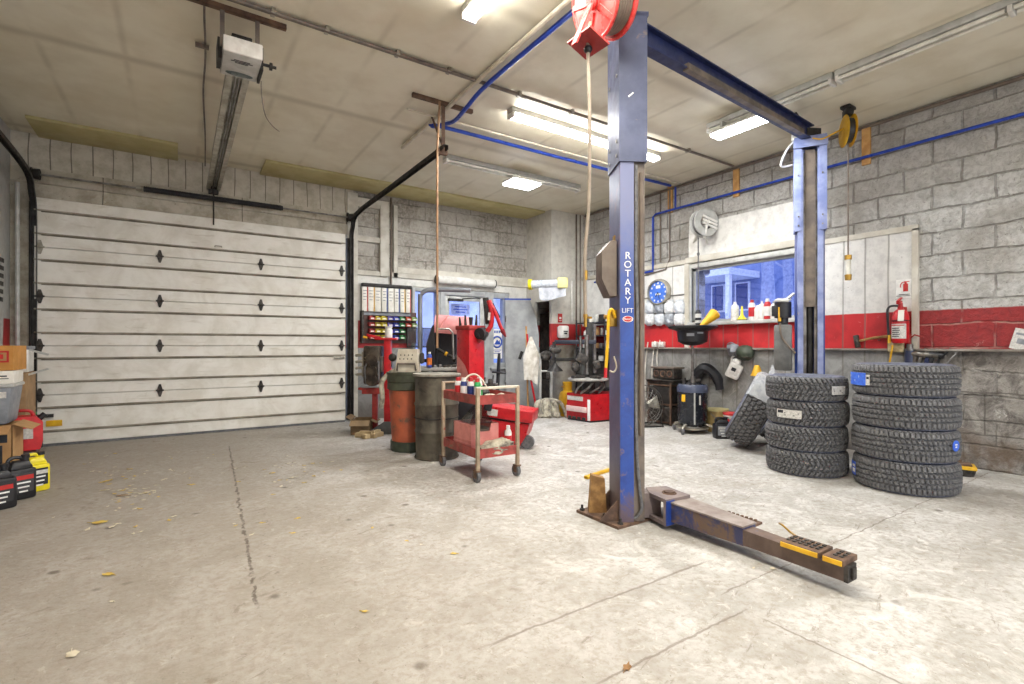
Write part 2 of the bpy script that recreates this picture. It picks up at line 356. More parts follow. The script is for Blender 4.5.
def m_boards(name, a, b, per=.2, dirty=(136,122,98)):
    t = NT(name); x, y, z = t.xyz()
    k = t.math('ABSOLUTE', t.math('SUBTRACT', t.math('FRACT', t.math('DIVIDE', t.math('ADD', x, t.math('MULTIPLY', t.noise(1.3, 1), .06)), per)), .5)); j = t.ramp(k, .004/per, .008/per, 1, 0)
    c = t.mix(t.ramp(t.noise(5, 7, .7), .38, .66), lin(a), lin(b)); c = t.mix(t.ramp(t.noise(2.4, 7, .75, dist=1), .58, .7, 0, .6), c, lin(dirty))
    c = t.mix(t.ramp(t.noise(38, 3), .68, .72, 0, .7), c, lin((96,86,70))); c = t.mix(t.math('MULTIPLY', j, .75), c, lin((84,76,62)))
    t.bump(t.math('ADD', t.math('MULTIPLY', j, -2), t.noise(6, 6)), .4, .012); return t.set(c, .6)
def m_ceiling():
    t = NT('painted ceiling board'); x, y, z = t.xyz()
    def line(u, per, off, w):
        k = t.math('ABSOLUTE', t.math('SUBTRACT', t.math('FRACT', t.math('DIVIDE', t.math('ADD', u, off), per)), .5)); return t.ramp(k, 0, w/per, 1, 0)
    big = t.noise(.5, 5, .6, dist=.6); mid = t.noise(2.2, 5)
    c = t.mix(t.ramp(mid, .36, .68), lin((224,218,198)), lin((212,204,182))); c = t.mix(t.ramp(big, .46, .68, 0, .5), c, lin((200,189,160)))
    s1 = t.math('MULTIPLY', line(x, .61, .1, .045), t.ramp(t.noise(1.3, 2), .4, .6, .05, .36)); s2 = t.math('MULTIPLY', line(y, 2.44, .4, .11), .5)
    c = t.mix(t.math('MAXIMUM', s1, s2), c, lin((160,149,124)))
    c = t.mix(t.ramp(t.noise(3, 8, .8, dist=1.5), .68, .76, 0, .35), c, lin((146,134,108)))
    t.bump(t.math('ADD', t.math('MULTIPLY', big, 3), t.math('MULTIPLY', s2, -.4)), .3, .02); return t.set(c, .55)
M_BACK = m_wall_back(); M_RIGHT = m_wall_right()
WHITEP = m_panel('white painted blockwork', 99, 1.2, 1.66, (216,214,206), (142,142,140), (176,44,44), 'x')
# floor and ceiling
struct('floor', MB().bx((XL-.2, YF-.2, -.12), (XR+.3, YB+.4, 0)), m_floor())
struct('ceiling', MB().bx((XL-.2, YF-.2, ZC), (XR+.3, YB+.4, ZC+.12)), m_ceiling())
struct('wall_left', MB().bx((XL-.2, YF, 0), (XL, YB, ZC)), m_panel('grey painted wall', 99, 1.18, 1.56, (176,176,172), (128,126,122), (168,40,40)))
O0, O1, OH = -1.3, 5.9, 3.3      # added open doorway behind the camera, unseen, for front fill daylight
struct('wall_front', MB().bx((XL-.2, YF-.2, 0), (O0, YF, ZC)).bx((O1, YF-.2, 0), (XR+.3, YF, ZC)).bx((O0, YF-.2, OH), (O1, YF, ZC)), m_panel('pale painted wall', 99, 1.2, 1.62, (206,202,190)))
# right wall with the big window opening
W0, W1, WZ0, WZ1 = 3.30, 5.00, 1.60, 2.44
b = MB(); b.bx((XR, YF, 0), (XR+.3, W0, ZC)); b.bx((XR, W1, 0), (XR+.3, YB+.2, ZC)); b.bx((XR, W0, 0), (XR+.3, W1, WZ0)); b.bx((XR, W0, WZ1), (XR+.3, W1, ZC))
struct('wall_right', b, M_RIGHT)
P_R = m_panel('painted boarding', .23); P_S = m_panel('smooth painted boarding', 1.2)
b = MB(); b.bx((XR-.03, 2.165, 0), (XR, W0, 2.52)); b.bx((XR-.03, W0, 0), (XR, W1, WZ0-.02)); struct('trim_1', b, P_R)
b = MB(); b.bx((XR-.025, W1, 0), (XR, 7.6, 2.52)); struct('trim_2', b, P_S)
b = MB(); b.bx((XR-.02, 3.18, 2.62), (XR, 5.06, 3.13)); struct('trim_3', b, m_panel('white skimmed patch', 99, -2, -1, (214,212,206)))
b = MB(); b.bx((XR-.05, 2.11, 0.0), (XR, 2.165, 2.52)); b.bx((XR-.05, 2.11, 2.50), (XR, 3.25, 2.56)); struct('trim_4', b, MT['whitewood'])
b = MB(); b.bx((XR-.07, 3.15, 2.53), (XR, 5.1, 2.62), bev=.006); b.bx((XR-.05, 5.1, 2.53), (XR, 7.58, 2.60), bev=.006); struct('trim_5', b, MT['whitewood'])
b = MB(); b.bx((XR-.10, YF, 1.185), (XR, 2.11, 1.21), bev=.004); b.bx((XR-.10, 2.165, 1.185), (XR-.02, 7.5, 1.21), bev=.004); struct('trim_6', b, mat('grey ledge timber', (150,142,132), .7, 0, (112,104,96), 6))
b = MB(); b.tube([(XR-.02, YF, 3.80), (XR-.02, 7.5, 3.80)], .02); struct('trim_7', b, MT['tan'])
b = MB(); b.bx((XR-.06, 5.04, 1.21), (XR-.0251, 5.12, 2.53)); struct('trim_8', b, MT['whitewood'])
# window in the right wall
b = MB()
for a, c in (((XR-.06, W0-.07, WZ0-.06), (XR+.1, W0, WZ1+.07)), ((XR-.06, W1, WZ0-.06), (XR+.1, W1+.03, WZ1+.07)), ((XR-.06, W0, WZ1), (XR+.1, W1, WZ1+.07)), ((XR-.13, W0-.05, WZ0-.05), (XR+.1, W1+.02, WZ0))): b.bx(a, c, bev=.006)
w = struct('window_1', b, MT['lgrey']); struct('window_pane', MB().bx((XR+.012, W0, WZ0), (XR+.018, W1, WZ1)), MT['glass'], w)
b = MB()
for a, c in (((XR+.0, W0, WZ0), (XR+.03, W0+.05, WZ1)), ((XR+.0, W1-.05, WZ0), (XR+.03, W1, WZ1)), ((XR+.0, W0, WZ1-.04), (XR+.03, W1, WZ1)), ((XR+.0, W0, WZ0), (XR+.03, W1, WZ0+.04))): b.bx(a, c)
struct('window_sash', b, MT['greywood'], w)
# back wall: big sectional door on the left, glazed entrance on the right
DX0, DX1, DH = -1.50, 2.27, 3.06
E0, E1, EH = 3.42, 5.46, 2.27          # entrance opening
b = MB(); b.bx((XL, YB, 0), (DX0, YB+.3, ZC)); b.bx((DX0, YB, DH), (DX1, YB+.3, ZC)); b.bx((DX1, YB, 0), (E0, YB+.3, ZC)); b.bx((E0, YB, EH), (E1, YB+.3, ZC)); b.bx((E1, YB, 0), (XR+.3, YB+.3, ZC))
struct('wall_back', b, M_BACK)
b = MB(); b.bx((DX1+.12, YB-.02, 0), (E0-.02, YB, 2.42)); b.bx((E0-.02, YB-.02, EH+.02), (5.9, YB, 2.42)); b.bx((E1+.02, YB-.02, 0), (5.9, YB, EH+.02))
struct('trim_9', b, WHITEP)
HB = m_boards('white header boarding', (196,190,176), (170,163,146))
struct('trim_10', MB().bx((XL, YB-.03, 3.42), (DX1+.12, YB, ZC)), HB)
b = MB(); b.bx((XL, YB-.05, 3.24), (DX1, YB, 3.42), bev=.004); b.bx((DX0-.05, YB-.04, 3.05), (DX1+.05, YB, 3.235)); struct('trim_11', b, m_boards('white header beam', (190,184,168), (160,152,134), 1.6))
b = MB()
b.bx((DX1+.02, YB-.06, 0), (DX1+.19, YB, ZC-.08)); b.bx((2.84, YB-.07, 2.42), (2.99, YB, 3.62)); b.bx((3.08, YB-.05, 2.42), (3.15, YB, 3.66))
b.bx((DX1+.19, YB-.05, 3.56), (2.99, YB, 3.70)); b.bx((DX1+.19, YB-.05, 2.98), (2.84, YB, 3.07)); b.bx((3.15, YB-.06, 2.50), (5.92, YB, 2.60)); b.bx((DX1+.19, YB-.05, 2.42), (5.92, YB, 2.50))
struct('trim_12', b, MT['whitewood'])
b = MB(); b.bx((XL, YB-.05, 0), (DX0-.02, YB, 3.24)); struct('trim_13', b, m_boards('jamb boarding', (168,162,146), (136,128,112), .5))
# soffit strips along the head of the back wall
t_ = mat('yellowed ceiling strip', (188,178,130), .6, 0, (172,160,112), 3)
struct('trim_14', MB().bx((-1.45, 7.72, ZC-.035), (-.02, YB-.03, ZC), bev=.004), t_); struct('trim_15', MB().bx((1.0, 7.72, ZC-.035), (5.88, YB-.03, ZC), bev=.004), t_)
# projecting flue corner at the end of the right wall with a dark niche in its left face
CX0, CY0 = 5.92, 7.58; b = MB()
b.bx((CX0, CY0, 0), (XR, CY0+.06, ZC)); b.bx((CX0, CY0+.06, 2.10), (CX0+.06, YB, ZC)); b.bx((CX0, 8.12, 0), (CX0+.06, YB, 2.1)); b.bx((CX0-.01, CY0-.01, 2.50), (XR, CY0, 2.53))
struct('trim_16', b, m_panel('painted flue corner', 99, 1.22, 1.66, (206,202,192), (138,136,130), (176,46,46)))
struct('trim_17', MB().bx((CX0+.07, CY0+.07, 0), (CX0+.66, YB-.02, .55)).bx((CX0+.3, CY0+.1, .55), (CX0+.62, YB-.05, 1.9)), mat('dark niche rubble', (62,54,48), .9, 0, (36,32,30), 9, bump=.5))
# glazed entrance: left light, door, right light, all in grey painted frames
def frame_boxes(x0, x1, z0, z1, fw, y0, y1):
    b = MB(); b.bx((x0, y0, z0), (x0+fw, y1, z1), bev=.004); b.bx((x1-fw, y0, z0), (x1, y1, z1), bev=.004); b.bx((x0+fw, y0, z1-fw), (x1-fw, y1, z1), bev=.004); b.bx((x0+fw, y0, z0), (x1-fw, y1, z0+fw), bev=.004); return b
def window(n, x0, x1, z0, z1, fw=.06):
    w = struct('window_%d' % n, frame_boxes(x0, x1, z0, z1, fw, YB-.05, YB+.12), MT['greywood']); struct('window_pane', MB().bx((x0+fw, YB+.04, z0+fw), (x1-fw, YB+.046, z1-fw)), MT['glass'], w)
    return w
window(2, E0, 3.96, .82, EH); window(3, 5.00, E1, .80, EH, .10)
struct('trim_18', MB().bx((E0, YB-.02, 0), (3.96, YB+.1, .82)).bx((5.00, YB-.02, 0), (E1, YB+.1, .80)).bx((5.02, YB-.10, .78), (E1, YB-.05, .81)), MT['greywood'])
b = frame_boxes(3.96, 5.00, -.001, EH, .10, YB-.06, YB+.14); dr = struct('door_1', b, MT['greywood'])
dl = build('door_leaf', frame_boxes(4.065, 4.895, .02, 2.165, .09, YB-.03, YB+.015), MT['lgrey'], dr); build('door_glass', MB().bx((4.155, YB-.01, .11), (4.805, YB-.004, 2.07)), MT['glass'], dr)
build('door_handle', MB().tube([(4.82, YB-.03, 1.0), (4.82, YB-.09, 1.0), (4.72, YB-.09, 1.0)], .011), MT['steel'], dr)
build('door_closer', MB().bx((4.12, YB-.09, 2.06), (4.42, YB-.03, 2.11), bev=.008).tube([(4.40, YB-.06, 2.11), (4.62, YB-.20, 2.125), (4.80, YB-.05, 2.14)], .01), MT['dark'], dr)
# notices stuck on the glass
def notice(name, x0, x1, z0, z1, label, draw, m=MT['paper']):
    t = thing(name, label, 'poster', ((x0+x1)/2, YB-.012+.05, (z0+z1)/2)); build('sheet', MB().box((0,0,0), (x1-x0, .002, z1-z0)), m, t)
    d = MB(); draw(d); build('print', d, MT['inkblue'], t); return t
def d1(d):
    d.torus((0,-.003,.04), .105, .018, (90,0,0), 28, 4); d.prism([(-.07,-.05),(.0,.05),(.03,.01),(.055,.04),(.08,-.05)], .002, (0,-.003,.04), (90,0,0))
    for k, w in enumerate((.2,.12,.17)): d.box((0,-.002,-.12-.032*k), (w,.002,.012))
    for i in range(5): d.box((-.1+.05*i, -.002, .24), (.03,.002,.05))
notice('poster', 5.115, 5.345, .98, 1.56, 'white notice with a blue ring emblem on the narrow glass right of the entrance door', d1)
def d2(d):
    for k, w in enumerate((.24,.3,.2)): d.box((0,-.002,.05-.05*k), (w,.002,.022))
notice('paper_notice', 4.22, 4.62, 1.82, 2.02, 'white paper notice with blue lettering high on the entrance door glass', d2)
# ---------------------------------------------------------------- sectional garage door
def m_door():
    t = NT('white steel door skin'); x, y, z = t.xyz()
    c = t.mix(t.ramp(t.noise(2.6, 6, .65, dist=.5), .36, .68), lin((236,233,224)), lin((216,211,198))); c = t.mix(t.ramp(t.noise(5, 8, .75, dist=1), .62, .74, 0, .5), c, lin((170,160,138)))
    sm = t.noise(3, 5, co=t.comb(t.math('MULTIPLY', x, 1), 0, t.math('MULTIPLY', z, 6))); c = t.mix(t.ramp(sm, .56, .7, 0, .35), c, lin((178,168,146))); t.bump(t.noise(3, 3), .15, .01)
    return t.set(c, .42)
M_DOOR = m_door(); M_DIRTSHADE = mat('rib edge dirt and painted shade', (172,164,148), .6, 0, (132,124,108), 4); gd = thing('garage_door', 'wide white ribbed sectional garage door closing off the bay', 'garage door', (.43, 8.34, 0))  # rib edges and grooves darkened: dirt plus shade lines put into the colour
prof = [(0,.004),(.003,.012),(.140,.012),(.140,-.002),(.152,-.002),(.154,.036),(.170,.040),(.173,.012),(.426,.012),(.428,-.002),(.440,-.002),(.442,.036),(.458,.040),(.461,.012),(.597,.012),(.600,.004)]     # height in the section, distance towards the room
for k in range(5):
    b = MB(); z0 = .03+k*.606; x0, x1 = DX0+.02, DX1-.02
    for (za, da), (zb, db) in zip(prof, prof[1:]):
        ya, yb = 8.335-da, 8.335-db
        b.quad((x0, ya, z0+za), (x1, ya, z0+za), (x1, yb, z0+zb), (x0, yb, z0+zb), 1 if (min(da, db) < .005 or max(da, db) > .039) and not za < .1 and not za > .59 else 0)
    b.bx((x0, 8.345, z0), (x1, 8.38, z0+.607)); b.bx((x0, 8.322, z0), (x0+.06, 8.345, z0+.6)); b.bx((x1-.06, 8.322, z0), (x1, 8.345, z0+.6))
    s = build('door_section', b, [M_DOOR, M_DIRTSHADE], gd, world=True, ang=20)
    if k:
        for i, hx in enumerate((-1.43, -.225, 1.01, 2.19)):
            h = MB(); h.prism([(-.035,0),(-.012,.085),(.012,.085),(.035,0),(.012,-.085),(-.012,-.085)], .012, (hx, 8.322, z0-.002), (90,0,0)); h.cyl((hx-.045, 8.308, z0), (hx+.045, 8.308, z0), .011, seg=10)
            build('hinge', h, MT['galv'] if (i == 0 and k == 4) else MT['iron'], gd, world=True)
build('bottom_seal', MB().bx((DX0+.03, 8.31, .0), (DX1-.03, 8.37, .03)), MT['rubber'], gd, world=True)
build('slide_lock', MB().bx((DX1-.20, 8.29, 1.03), (DX1-.04, 8.322, 1.07), bev=.005).tube([(DX1-.13, 8.29, 1.05), (DX1-.13, 8.25, 1.05), (DX1-.22, 8.25, 1.04)], .008), MT['galv'], gd, world=True)
build('lift_handle', MB().tube([(.42, 8.33, 2.66), (.42, 8.27, 2.66), (.50, 8.27, 2.66), (.50, 8.33, 2.66)], .008), MT['galv'], gd, world=True)
build('bottom_bracket', MB().bx((DX0+.02, 8.27, .36), (DX0+.20, 8.31, .40)).bx((DX0, 8.27, .0), (DX0+.10, 8.32, .14)), MT['dark'], gd, world=True)
build('warning_label', MB().bx((DX0+.13, 8.300, .245), (DX0+.28, 8.304, .32)), MT['yellow'], gd, world=True)
build('edge_tape', MB().bx((DX0+.02, 8.29, .14), (DX0+.08, 8.302, .36)), mat('yellow green tape', (180,176,52), .5), gd, world=True)
# tracks, springs and shaft
def track(name, x, pts, label, hang):
    t = thing(name, label, 'door track', (x, pts[0][1], 0)); b = MB(); P = spline(pts, 8)
    for i in range(len(P)-1):
        a, c = P[i], P[i+1]; d = (c-a); F = frame(d, (1,0,0)); L = d.length+.004
        for off, sz in (((0,.022,0),(.055,.004,L)), ((.026,0,0),(.004,.045,L)), ((-.026,0,0),(.004,.045,L))): b.box((a+c)/2+F@V(off), sz, F)
    build('rail', b, MT['dark'], t, world=True)
    q = MB(); q.bx((x-.06, 8.33, .02), (x-.045 if x < 0 else x+.05, 8.395, 3.0)) if x > 0 else q.bx((x-.05, 8.33, .02), (x-.028, 8.395, 3.0))
    build('angle_bracket', q, MT['dark'], t, world=True)
    if hang:
        h = MB(); h.bx((x-.02, 4.86, 3.30), (x+.02, 4.866, ZC), ); h.bx((x-.06, 4.88, 3.29), (x+.06, 4.92, 3.34)); h.bx((x-.35, 4.84, ZC-.04), (x+.35, 4.88, ZC)); h.tube([(x+.02, 4.87, 3.32), (x+.02, 5.2, ZC-.02)], .012)
        build('hanger', h, MT['rust'], t, world=True)
    return t
track('door_track', 2.34, [(2.34,8.30,.02),(2.34,8.30,1.5),(2.34,8.30,2.85),(2.34,8.22,3.16),(2.34,7.95,3.33),(2.34,6.5,3.34),(2.34,4.8,3.34)], 'dark door track rising right of the white garage door and running out overhead', True)
track('door_track', -1.48, [(-1.48,8.30,.02),(-1.48,8.30,1.5),(-1.48,8.30,2.75),(-1.48,8.2,3.08),(-1.48,7.9,3.28),(-1.48,6.5,3.32),(-1.48,4.0,3.32)], 'dark door track curving back along the left wall', False)
sp = thing('torsion_spring', 'black torsion spring on its shaft above the white garage door', 'door spring', (.4, 8.25, 3.32))
build('shaft', MB().cyl((-1.55,8.25,3.32), (2.42,8.25,3.32), .0125), MT['steel'], sp, world=True)
b = MB(); b.cyl((-.40,8.25,3.32), (1.30,8.25,3.32), .034, seg=14)
for i in range(84): b.torus((-.39+i*.02, 8.25, 3.32), .034, .0075, (0,90,0), 14, 5)
build('coil', b, MT['black'], sp, world=True); build('winding_cone', MB().cyl((-.48,8.25,3.32), (-.40,8.25,3.32), .03, .04).box((-.44,8.25,3.32), (.03,.12,.02)), MT['galv'], sp, world=True)
for x in (-1.45, 2.31): build('cable_drum', MB().cyl((x-.035,8.25,3.32), (x+.035,8.25,3.32), .058, .066, 20).cyl((x-.045,8.25,3.32), (x-.035,8.25,3.32), .075), MT['dark'], sp, world=True)
for x in (-1.53, 2.39): build('bearing_plate', MB().bx((x-.006, 8.21, 3.26), (x+.006, 8.35, 3.42)), MT['galv'], sp, world=True)
# door operator
op = thing('garage_door_opener', 'grey and white ceiling mounted garage door opener with its long rail', 'door opener', (.40, 4.5, 3.42))
b = MB(); b.bx((.27,4.28,3.43), (.53,4.66,3.55), bev=.012); build('housing', b, MT['lgrey'], op, world=True)
build('front_cover', MB().bx((.268,4.268,3.435), (.532,4.286,3.552), bev=.006), MT['white'], op, world=True)
build('light_lens', MB().ell((.40,4.59,3.43), (.10,.035,.012), 20), mat('smoked lens', (92,102,100), .3), op, world=True)
b = MB()
for i, w in enumerate((.11,.15,.09)): b.bx((.40-w/2, 4.36+.02*i, 3.427), (.40+w/2, 4.368+.02*i, 3.4295))
build('printed_label', b, MT['ink'], op, world=True)
build('chassis', MB().bx((.33,4.36,3.55), (.47,4.52,3.63), bev=.008).bx((.24,4.42,3.44), (.268,4.60,3.60)).bx((.532,4.40,3.42), (.552,4.64,3.60)).cyl((.552,4.5,3.52), (.66,4.5,3.52), .012).cyl((.61,4.5,3.52), (.63,4.5,3.52), .03), MT['dark'], op, world=True)
for x, y in ((.27,4.40),(.51,4.40)): 
    b = MB(); b.bx((x-.016,y,3.52), (x+.016,y+.004,3.83)); [b.cyl((x,y-.003,3.55+.035*i), (x,y,3.55+.035*i), .005, seg=8) for i in range(8)]
    build('perforated_hanger', b, MT['bronze'], op, world=True)
build('angle_iron', MB().bx((-.2,4.385,3.80), (.72,4.425,3.805)).bx((-.2,4.385,3.80), (.72,4.390,3.838)), MT['rust'], op, world=True)
b = MB(); b.bx((.315,4.66,3.455), (.365,8.33,3.505)); b.bx((.435,4.66,3.455), (.485,8.33,3.505)); b.bx((.315,4.66,3.50), (.485,8.33,3.506)); build('rail', b, MT['galv'], op, world=True)
build('drive_chain', MB().tube([(.39,4.66,3.47), (.39,8.25,3.47)], .008).tube([(.415,4.66,3.47), (.415,8.25,3.47)], .008), MT['steel'], op, world=True)
build('header_bracket', MB().bx((.34,8.28,3.40), (.46,8.345,3.52)), MT['dark'], op, world=True)
build('door_arm', MB().tube([(.40,8.27,3.44), (.40,8.26,2.95)], .010), MT['dark'], op, world=True)
solo('bell_wire', MB().tube([(.56,4.6,3.43),(.57,4.62,3.30),(.60,4.66,3.18),(.66,4.7,3.12),(.72,4.74,3.10)], .004, 6, n=5), MT['tan'], 'thin loose wire dangling from the right side of the door opener', 'wire', (.56,4.6,3.43), world=True)
p = [cl for cl in ((.155,4.36,3.83),(.16,4.6,3.82),(.19,5.2,3.81),(.20,6.0,3.81),(.26,7.2,3.82),(.30,8.30,3.78))]
solo('ceiling_cable', MB().tube(p, .009, 6, n=4).box((.16,5.05,3.81), (.10,.03,.03)), MT['bronze'], 'old brown cable stapled to the ceiling left of the door opener', 'cable', p[0], world=True)
# ---------------------------------------------------------------- lamps
def strip(name, c, length, along, label, lit, power, col, warm=True, kind='tube'):
    t = thing(name, label, 'ceiling light', c); ax = V((1,0,0)) if along == 'x' else V((0,1,0)); px = V((0,1,0)) if along == 'x' else V((1,0,0))
    sz = lambda l, w, h: (l, w, h) if along == 'x' else (w, l, h)
    build('channel', MB().box((0,0,-.03), sz(length,.11,.06), bev=.006), MT['lgrey'], t)
    for s in (-1, 1):
        o = px*.042*s
        for q in (0, 1):
            L = length/2-.05; m0 = ax*(-length/2+.03+q*length/2)
            build('tube', MB().cyl(V((0,0,-.085))+o+m0, V((0,0,-.085))+o+m0+ax*L, .016, seg=10), MT['lite'] if lit else MT['tubeoff'], t)
    for e in (-1, 0, 1): build('lamp_holder', MB().box(ax*e*(length/2-.02)+V((0,0,-.085)), sz(.03,.12,.05), bev=.004), MT['white'], t)
    if lit:
        L = bpy.data.lights.new('tube_light', 'AREA'); L.shape = 'RECTANGLE'; L.size = length; L.size_y = .12; L.energy = power; L.color = col
        o = bpy.data.objects.new('tube_light', L); C.objects.link(o); o.location = V(c)+V((0,0,-.115)); o.rotation_euler = (0,0,0 if along == 'x' else PI/2)
    return t
def led(name, c, length, width, rz, label, power):
    t = thing(name, label, 'ceiling light', c, rz)
    build('back_plate', MB().box((0,0,.0), (length,width,.03), bev=.006), MT['white'], t); build('diffuser', MB().box((0,0,-.03), (length-.02,width-.02,.035), bev=.012), MT['led'], t)
    for s in (-1,1): build('hanger', MB().box((s*length*.3,0,.06), (.03,.10,.09)), MT['lgrey'], t)
    L = bpy.data.lights.new('led_light', 'AREA'); L.shape = 'RECTANGLE'; L.size = length; L.size_y = width; L.energy = power; L.color = (.95,.98,1)
    o = bpy.data.objects.new('led_light', L); C.objects.link(o); o.location = V(c)+V((0,0,-.06)); o.rotation_euler = (0,0,math.radians(rz))
WARM = (1,.94,.82); NEUT = (1,.99,.97)
strip('fluorescent_fixture', (4.2,4.58,ZC), 2.4, 'x', 'long lit fluorescent fixture on the ceiling behind the tall blue lift post', True, 45*PWR, NEUT)
strip('fluorescent_fixture', (4.2,6.2,ZC), 2.4, 'x', 'long unlit fluorescent strip on the ceiling near the back wall', False, 0, NEUT)
strip('fluorescent_fixture', (1.85,2.22,ZC), 2.4, 'y', 'lit fluorescent fixture at the top edge left of the red hose reel', True, 95*PWR, WARM)
strip('fluorescent_fixture', (5.2,1.07,ZC), 2.4, 'y', 'unlit fluorescent strip nearest the camera on the right of the ceiling', False, 0, NEUT)
strip('fluorescent_fixture', (5.2,2.97,ZC), 1.36, 'y', 'short unlit fluorescent strip above the far lift post', False, 0, NEUT)
strip('fluorescent_fixture', (1.2,-1.9,ZC), 2.4, 'y', 'added lit fluorescent fill fixture behind the camera on the left', True, 120*PWR, WARM)  # unseen lamp, added to fill the left bay with light
strip('fluorescent_fixture', (4.9,-1.6,ZC), 2.4, 'y', 'added lit fluorescent fill fixture behind the camera on the right', True, 30*PWR, NEUT)  # second added fill lamp, also out of view
for o in list(C.objects):
    if 'behind the camera' in str(o.get('label', '')):
        n_ = 19+len([1 for q in C.objects if q.name in ('trim_19','trim_20')]); o.name = 'trim_%d' % n_; o['kind'] = 'structure'; del o['label']; del o['category']  # the added fill lamps, numbered on after the trim pieces
led('led_panel', (5.12,3.22,3.66), .62, .20, 90, 'bright rectangular lamp hung under the ceiling strip by the overhead lift beam', 42*PWR)
led('led_panel', (4.28,6.2,3.69), .50, .34, 0, 'bright square lamp under the unlit strip near the back wall', 65*PWR)
# pipes on the ceiling and walls
cdt = thing('conduit', 'brown steel conduit crossing the whole ceiling from side to side', 'conduit', (-.4,4.24,3.81)); build('pipe', MB().tube([(-.4,4.24,3.81),(6.6,4.24,3.81)], .016), MT['bronze'], cdt, world=True); build('wire', MB().tube([(-.4,4.27,3.815),(3.0,4.27,3.815)], .009), MT['bronze'], cdt, world=True)
for x in (.6,1.0,1.6,2.1,2.9,3.6,4.6,5.6): build('clamp', MB().box((x,4.25,3.82), (.03,.07,.04)), MT['galv'], cdt, world=True)
solo('conduit', MB().tube([(2.40,1.0,3.80),(2.40,6.2,3.80)], .022), MT['beige'], 'pale pipe along the ceiling beside the blue air hose', 'pipe', (2.4,1.0,3.80), world=True)
solo('conduit', MB().tube([(2.05,5.15,3.80),(5.9,5.15,3.80),(6.6,5.15,3.80)], .012), MT['beige'], 'thin pale conduit crossing the ceiling between the two fluorescent rows', 'conduit', (2.05,5.15,3.80), world=True)
solo('air_hose', MB().tube([(2.50,1.0,3.80),(2.50,3.0,3.79),(2.49,4.2,3.78),(2.47,4.6,3.70),(2.50,4.95,3.70),(2.44,5.3,3.76),(2.6,5.3,3.78),(4.5,5.3,3.785),(6.55,5.3,3.80)], .022, 8, n=6), MT['bluepipe'], 'blue air line running along the ceiling beside the pale pipe then across', 'air line', (2.5,1.0,3.8), world=True)
yb_ = rw(655,213).y
b = MB(); b.tube([(XR-.05,YF+.2,3.43),(XR-.05,yb_-.06,3.45),(XR-.05,yb_,3.41),(XR-.05,yb_,2.52)], .018); b.tube([(XR-.05,5.3,3.80),(XR-.05,5.3,3.45)], .015); b.tube([(XR-.05,yb_,2.50),(XR-.05,7.2,2.46)], .016)
solo('air_pipe', b, MT['bluepipe'], 'blue air pipe running the length of the block wall on wooden blocks', 'air pipe', (XR-.05,1,3.45), world=True)
for k, (x, y0, y1, l) in enumerate(((867,126,165,'light wooden block behind the blue pipe beside the yellow cord reel'),(737,168,197,'light wooden block behind the blue pipe left of the far lift post'),(671,187,213,'light wooden block behind the blue pipe near its corner'))):
    a = rw(x,y0); c = rw(x,y1); solo('wood_block', MB().bx((XR-.032,a.y-.045,c.z), (XR-.001,a.y+.045,a.z), bev=.003), MT['pine'], l, 'wood block', (XR-.016,a.y,(a.z+c.z)/2), group='pipe blocks', world=True)
solo('brown_pipe', MB().tube([(XR-.03,5.62,2.63),(XR-.03,5.62,3.80)], .013).tube([(XR-.04,5.42,3.80),(XR-.04,5.42,2.66),(XR-.04,5.5,2.5),(XR-.04,6.2,2.42)], .012), MT['tan'], 'thin brown cable dropping down the block wall left of the grey hose reel', 'cable', (XR-.03,5.62,2.6), world=True)
b = MB(); b.tube([(6.52,CY0-.03,3.82),(6.52,CY0-.03,.9)], .016); b.tube([(6.62,CY0-.03,3.82),(6.62,CY0-.03,.9)], .012)
solo('riser_pipe', b, MT['tan'], 'pair of brown riser pipes in the corner beside the flue', 'pipe', (6.52,CY0-.03,.9), world=True)
solo('riser_pipe', MB().tube([(6.4,CY0-.03,2.50),(6.4,CY0-.03,1.7)], .020), MT['white'], 'short white pipe clipped to the face of the flue corner', 'pipe', (6.4,CY0-.03,1.7), world=True)
solo('riser_pipe', MB().tube([(-1.62,8.28,.02),(-1.62,8.28,3.2)], .022), MT['lgrey'], 'pale vertical pipe in the left corner by the garage door', 'pipe', (-1.62,8.28,0), world=True)
solo('riser_pipe', MB().tube([(3.03,8.34,2.2),(3.03,8.34,3.78)], .018), MT['tan'], 'brown pipe dropping past the frame right of the garage door', 'pipe', (3.03,8.34,2.2), world=True)
h = thing('hanging_air_line', 'thin coppery air line hanging straight down from the track hanger', 'air line', (2.27,4.86,3.3))
build('pipe', MB().tube([(2.27,4.80,3.80),(2.27,4.86,3.3),(2.27,4.86,1.22)], .013), mat('coppery pipe', (168,132,98), .45, .4, (140,110,84)), h, world=True)
build('side_outlet', MB().tube([(2.27,4.86,1.42),(2.38,4.80,1.42),(2.41,4.78,1.38),(2.42,4.78,1.10)], .010), MT['steel'], h, world=True)
L = bpy.data.lights.new('doorway_portal', 'AREA'); L.shape = 'RECTANGLE'; L.size = O1-O0; L.size_y = OH; L.cycles.is_portal = True
o = bpy.data.objects.new('doorway_portal', L); C.objects.link(o); o.location = ((O0+O1)/2, YF-.21, OH/2); o.rotation_euler = (-PI/2, 0, PI)
struct('yard', MB().bx((-30, -40, -.12), (40, YF-.2, -.01)), mat('pale yard concrete', (206,204,200), .9, 0, (190,188,182), .8))
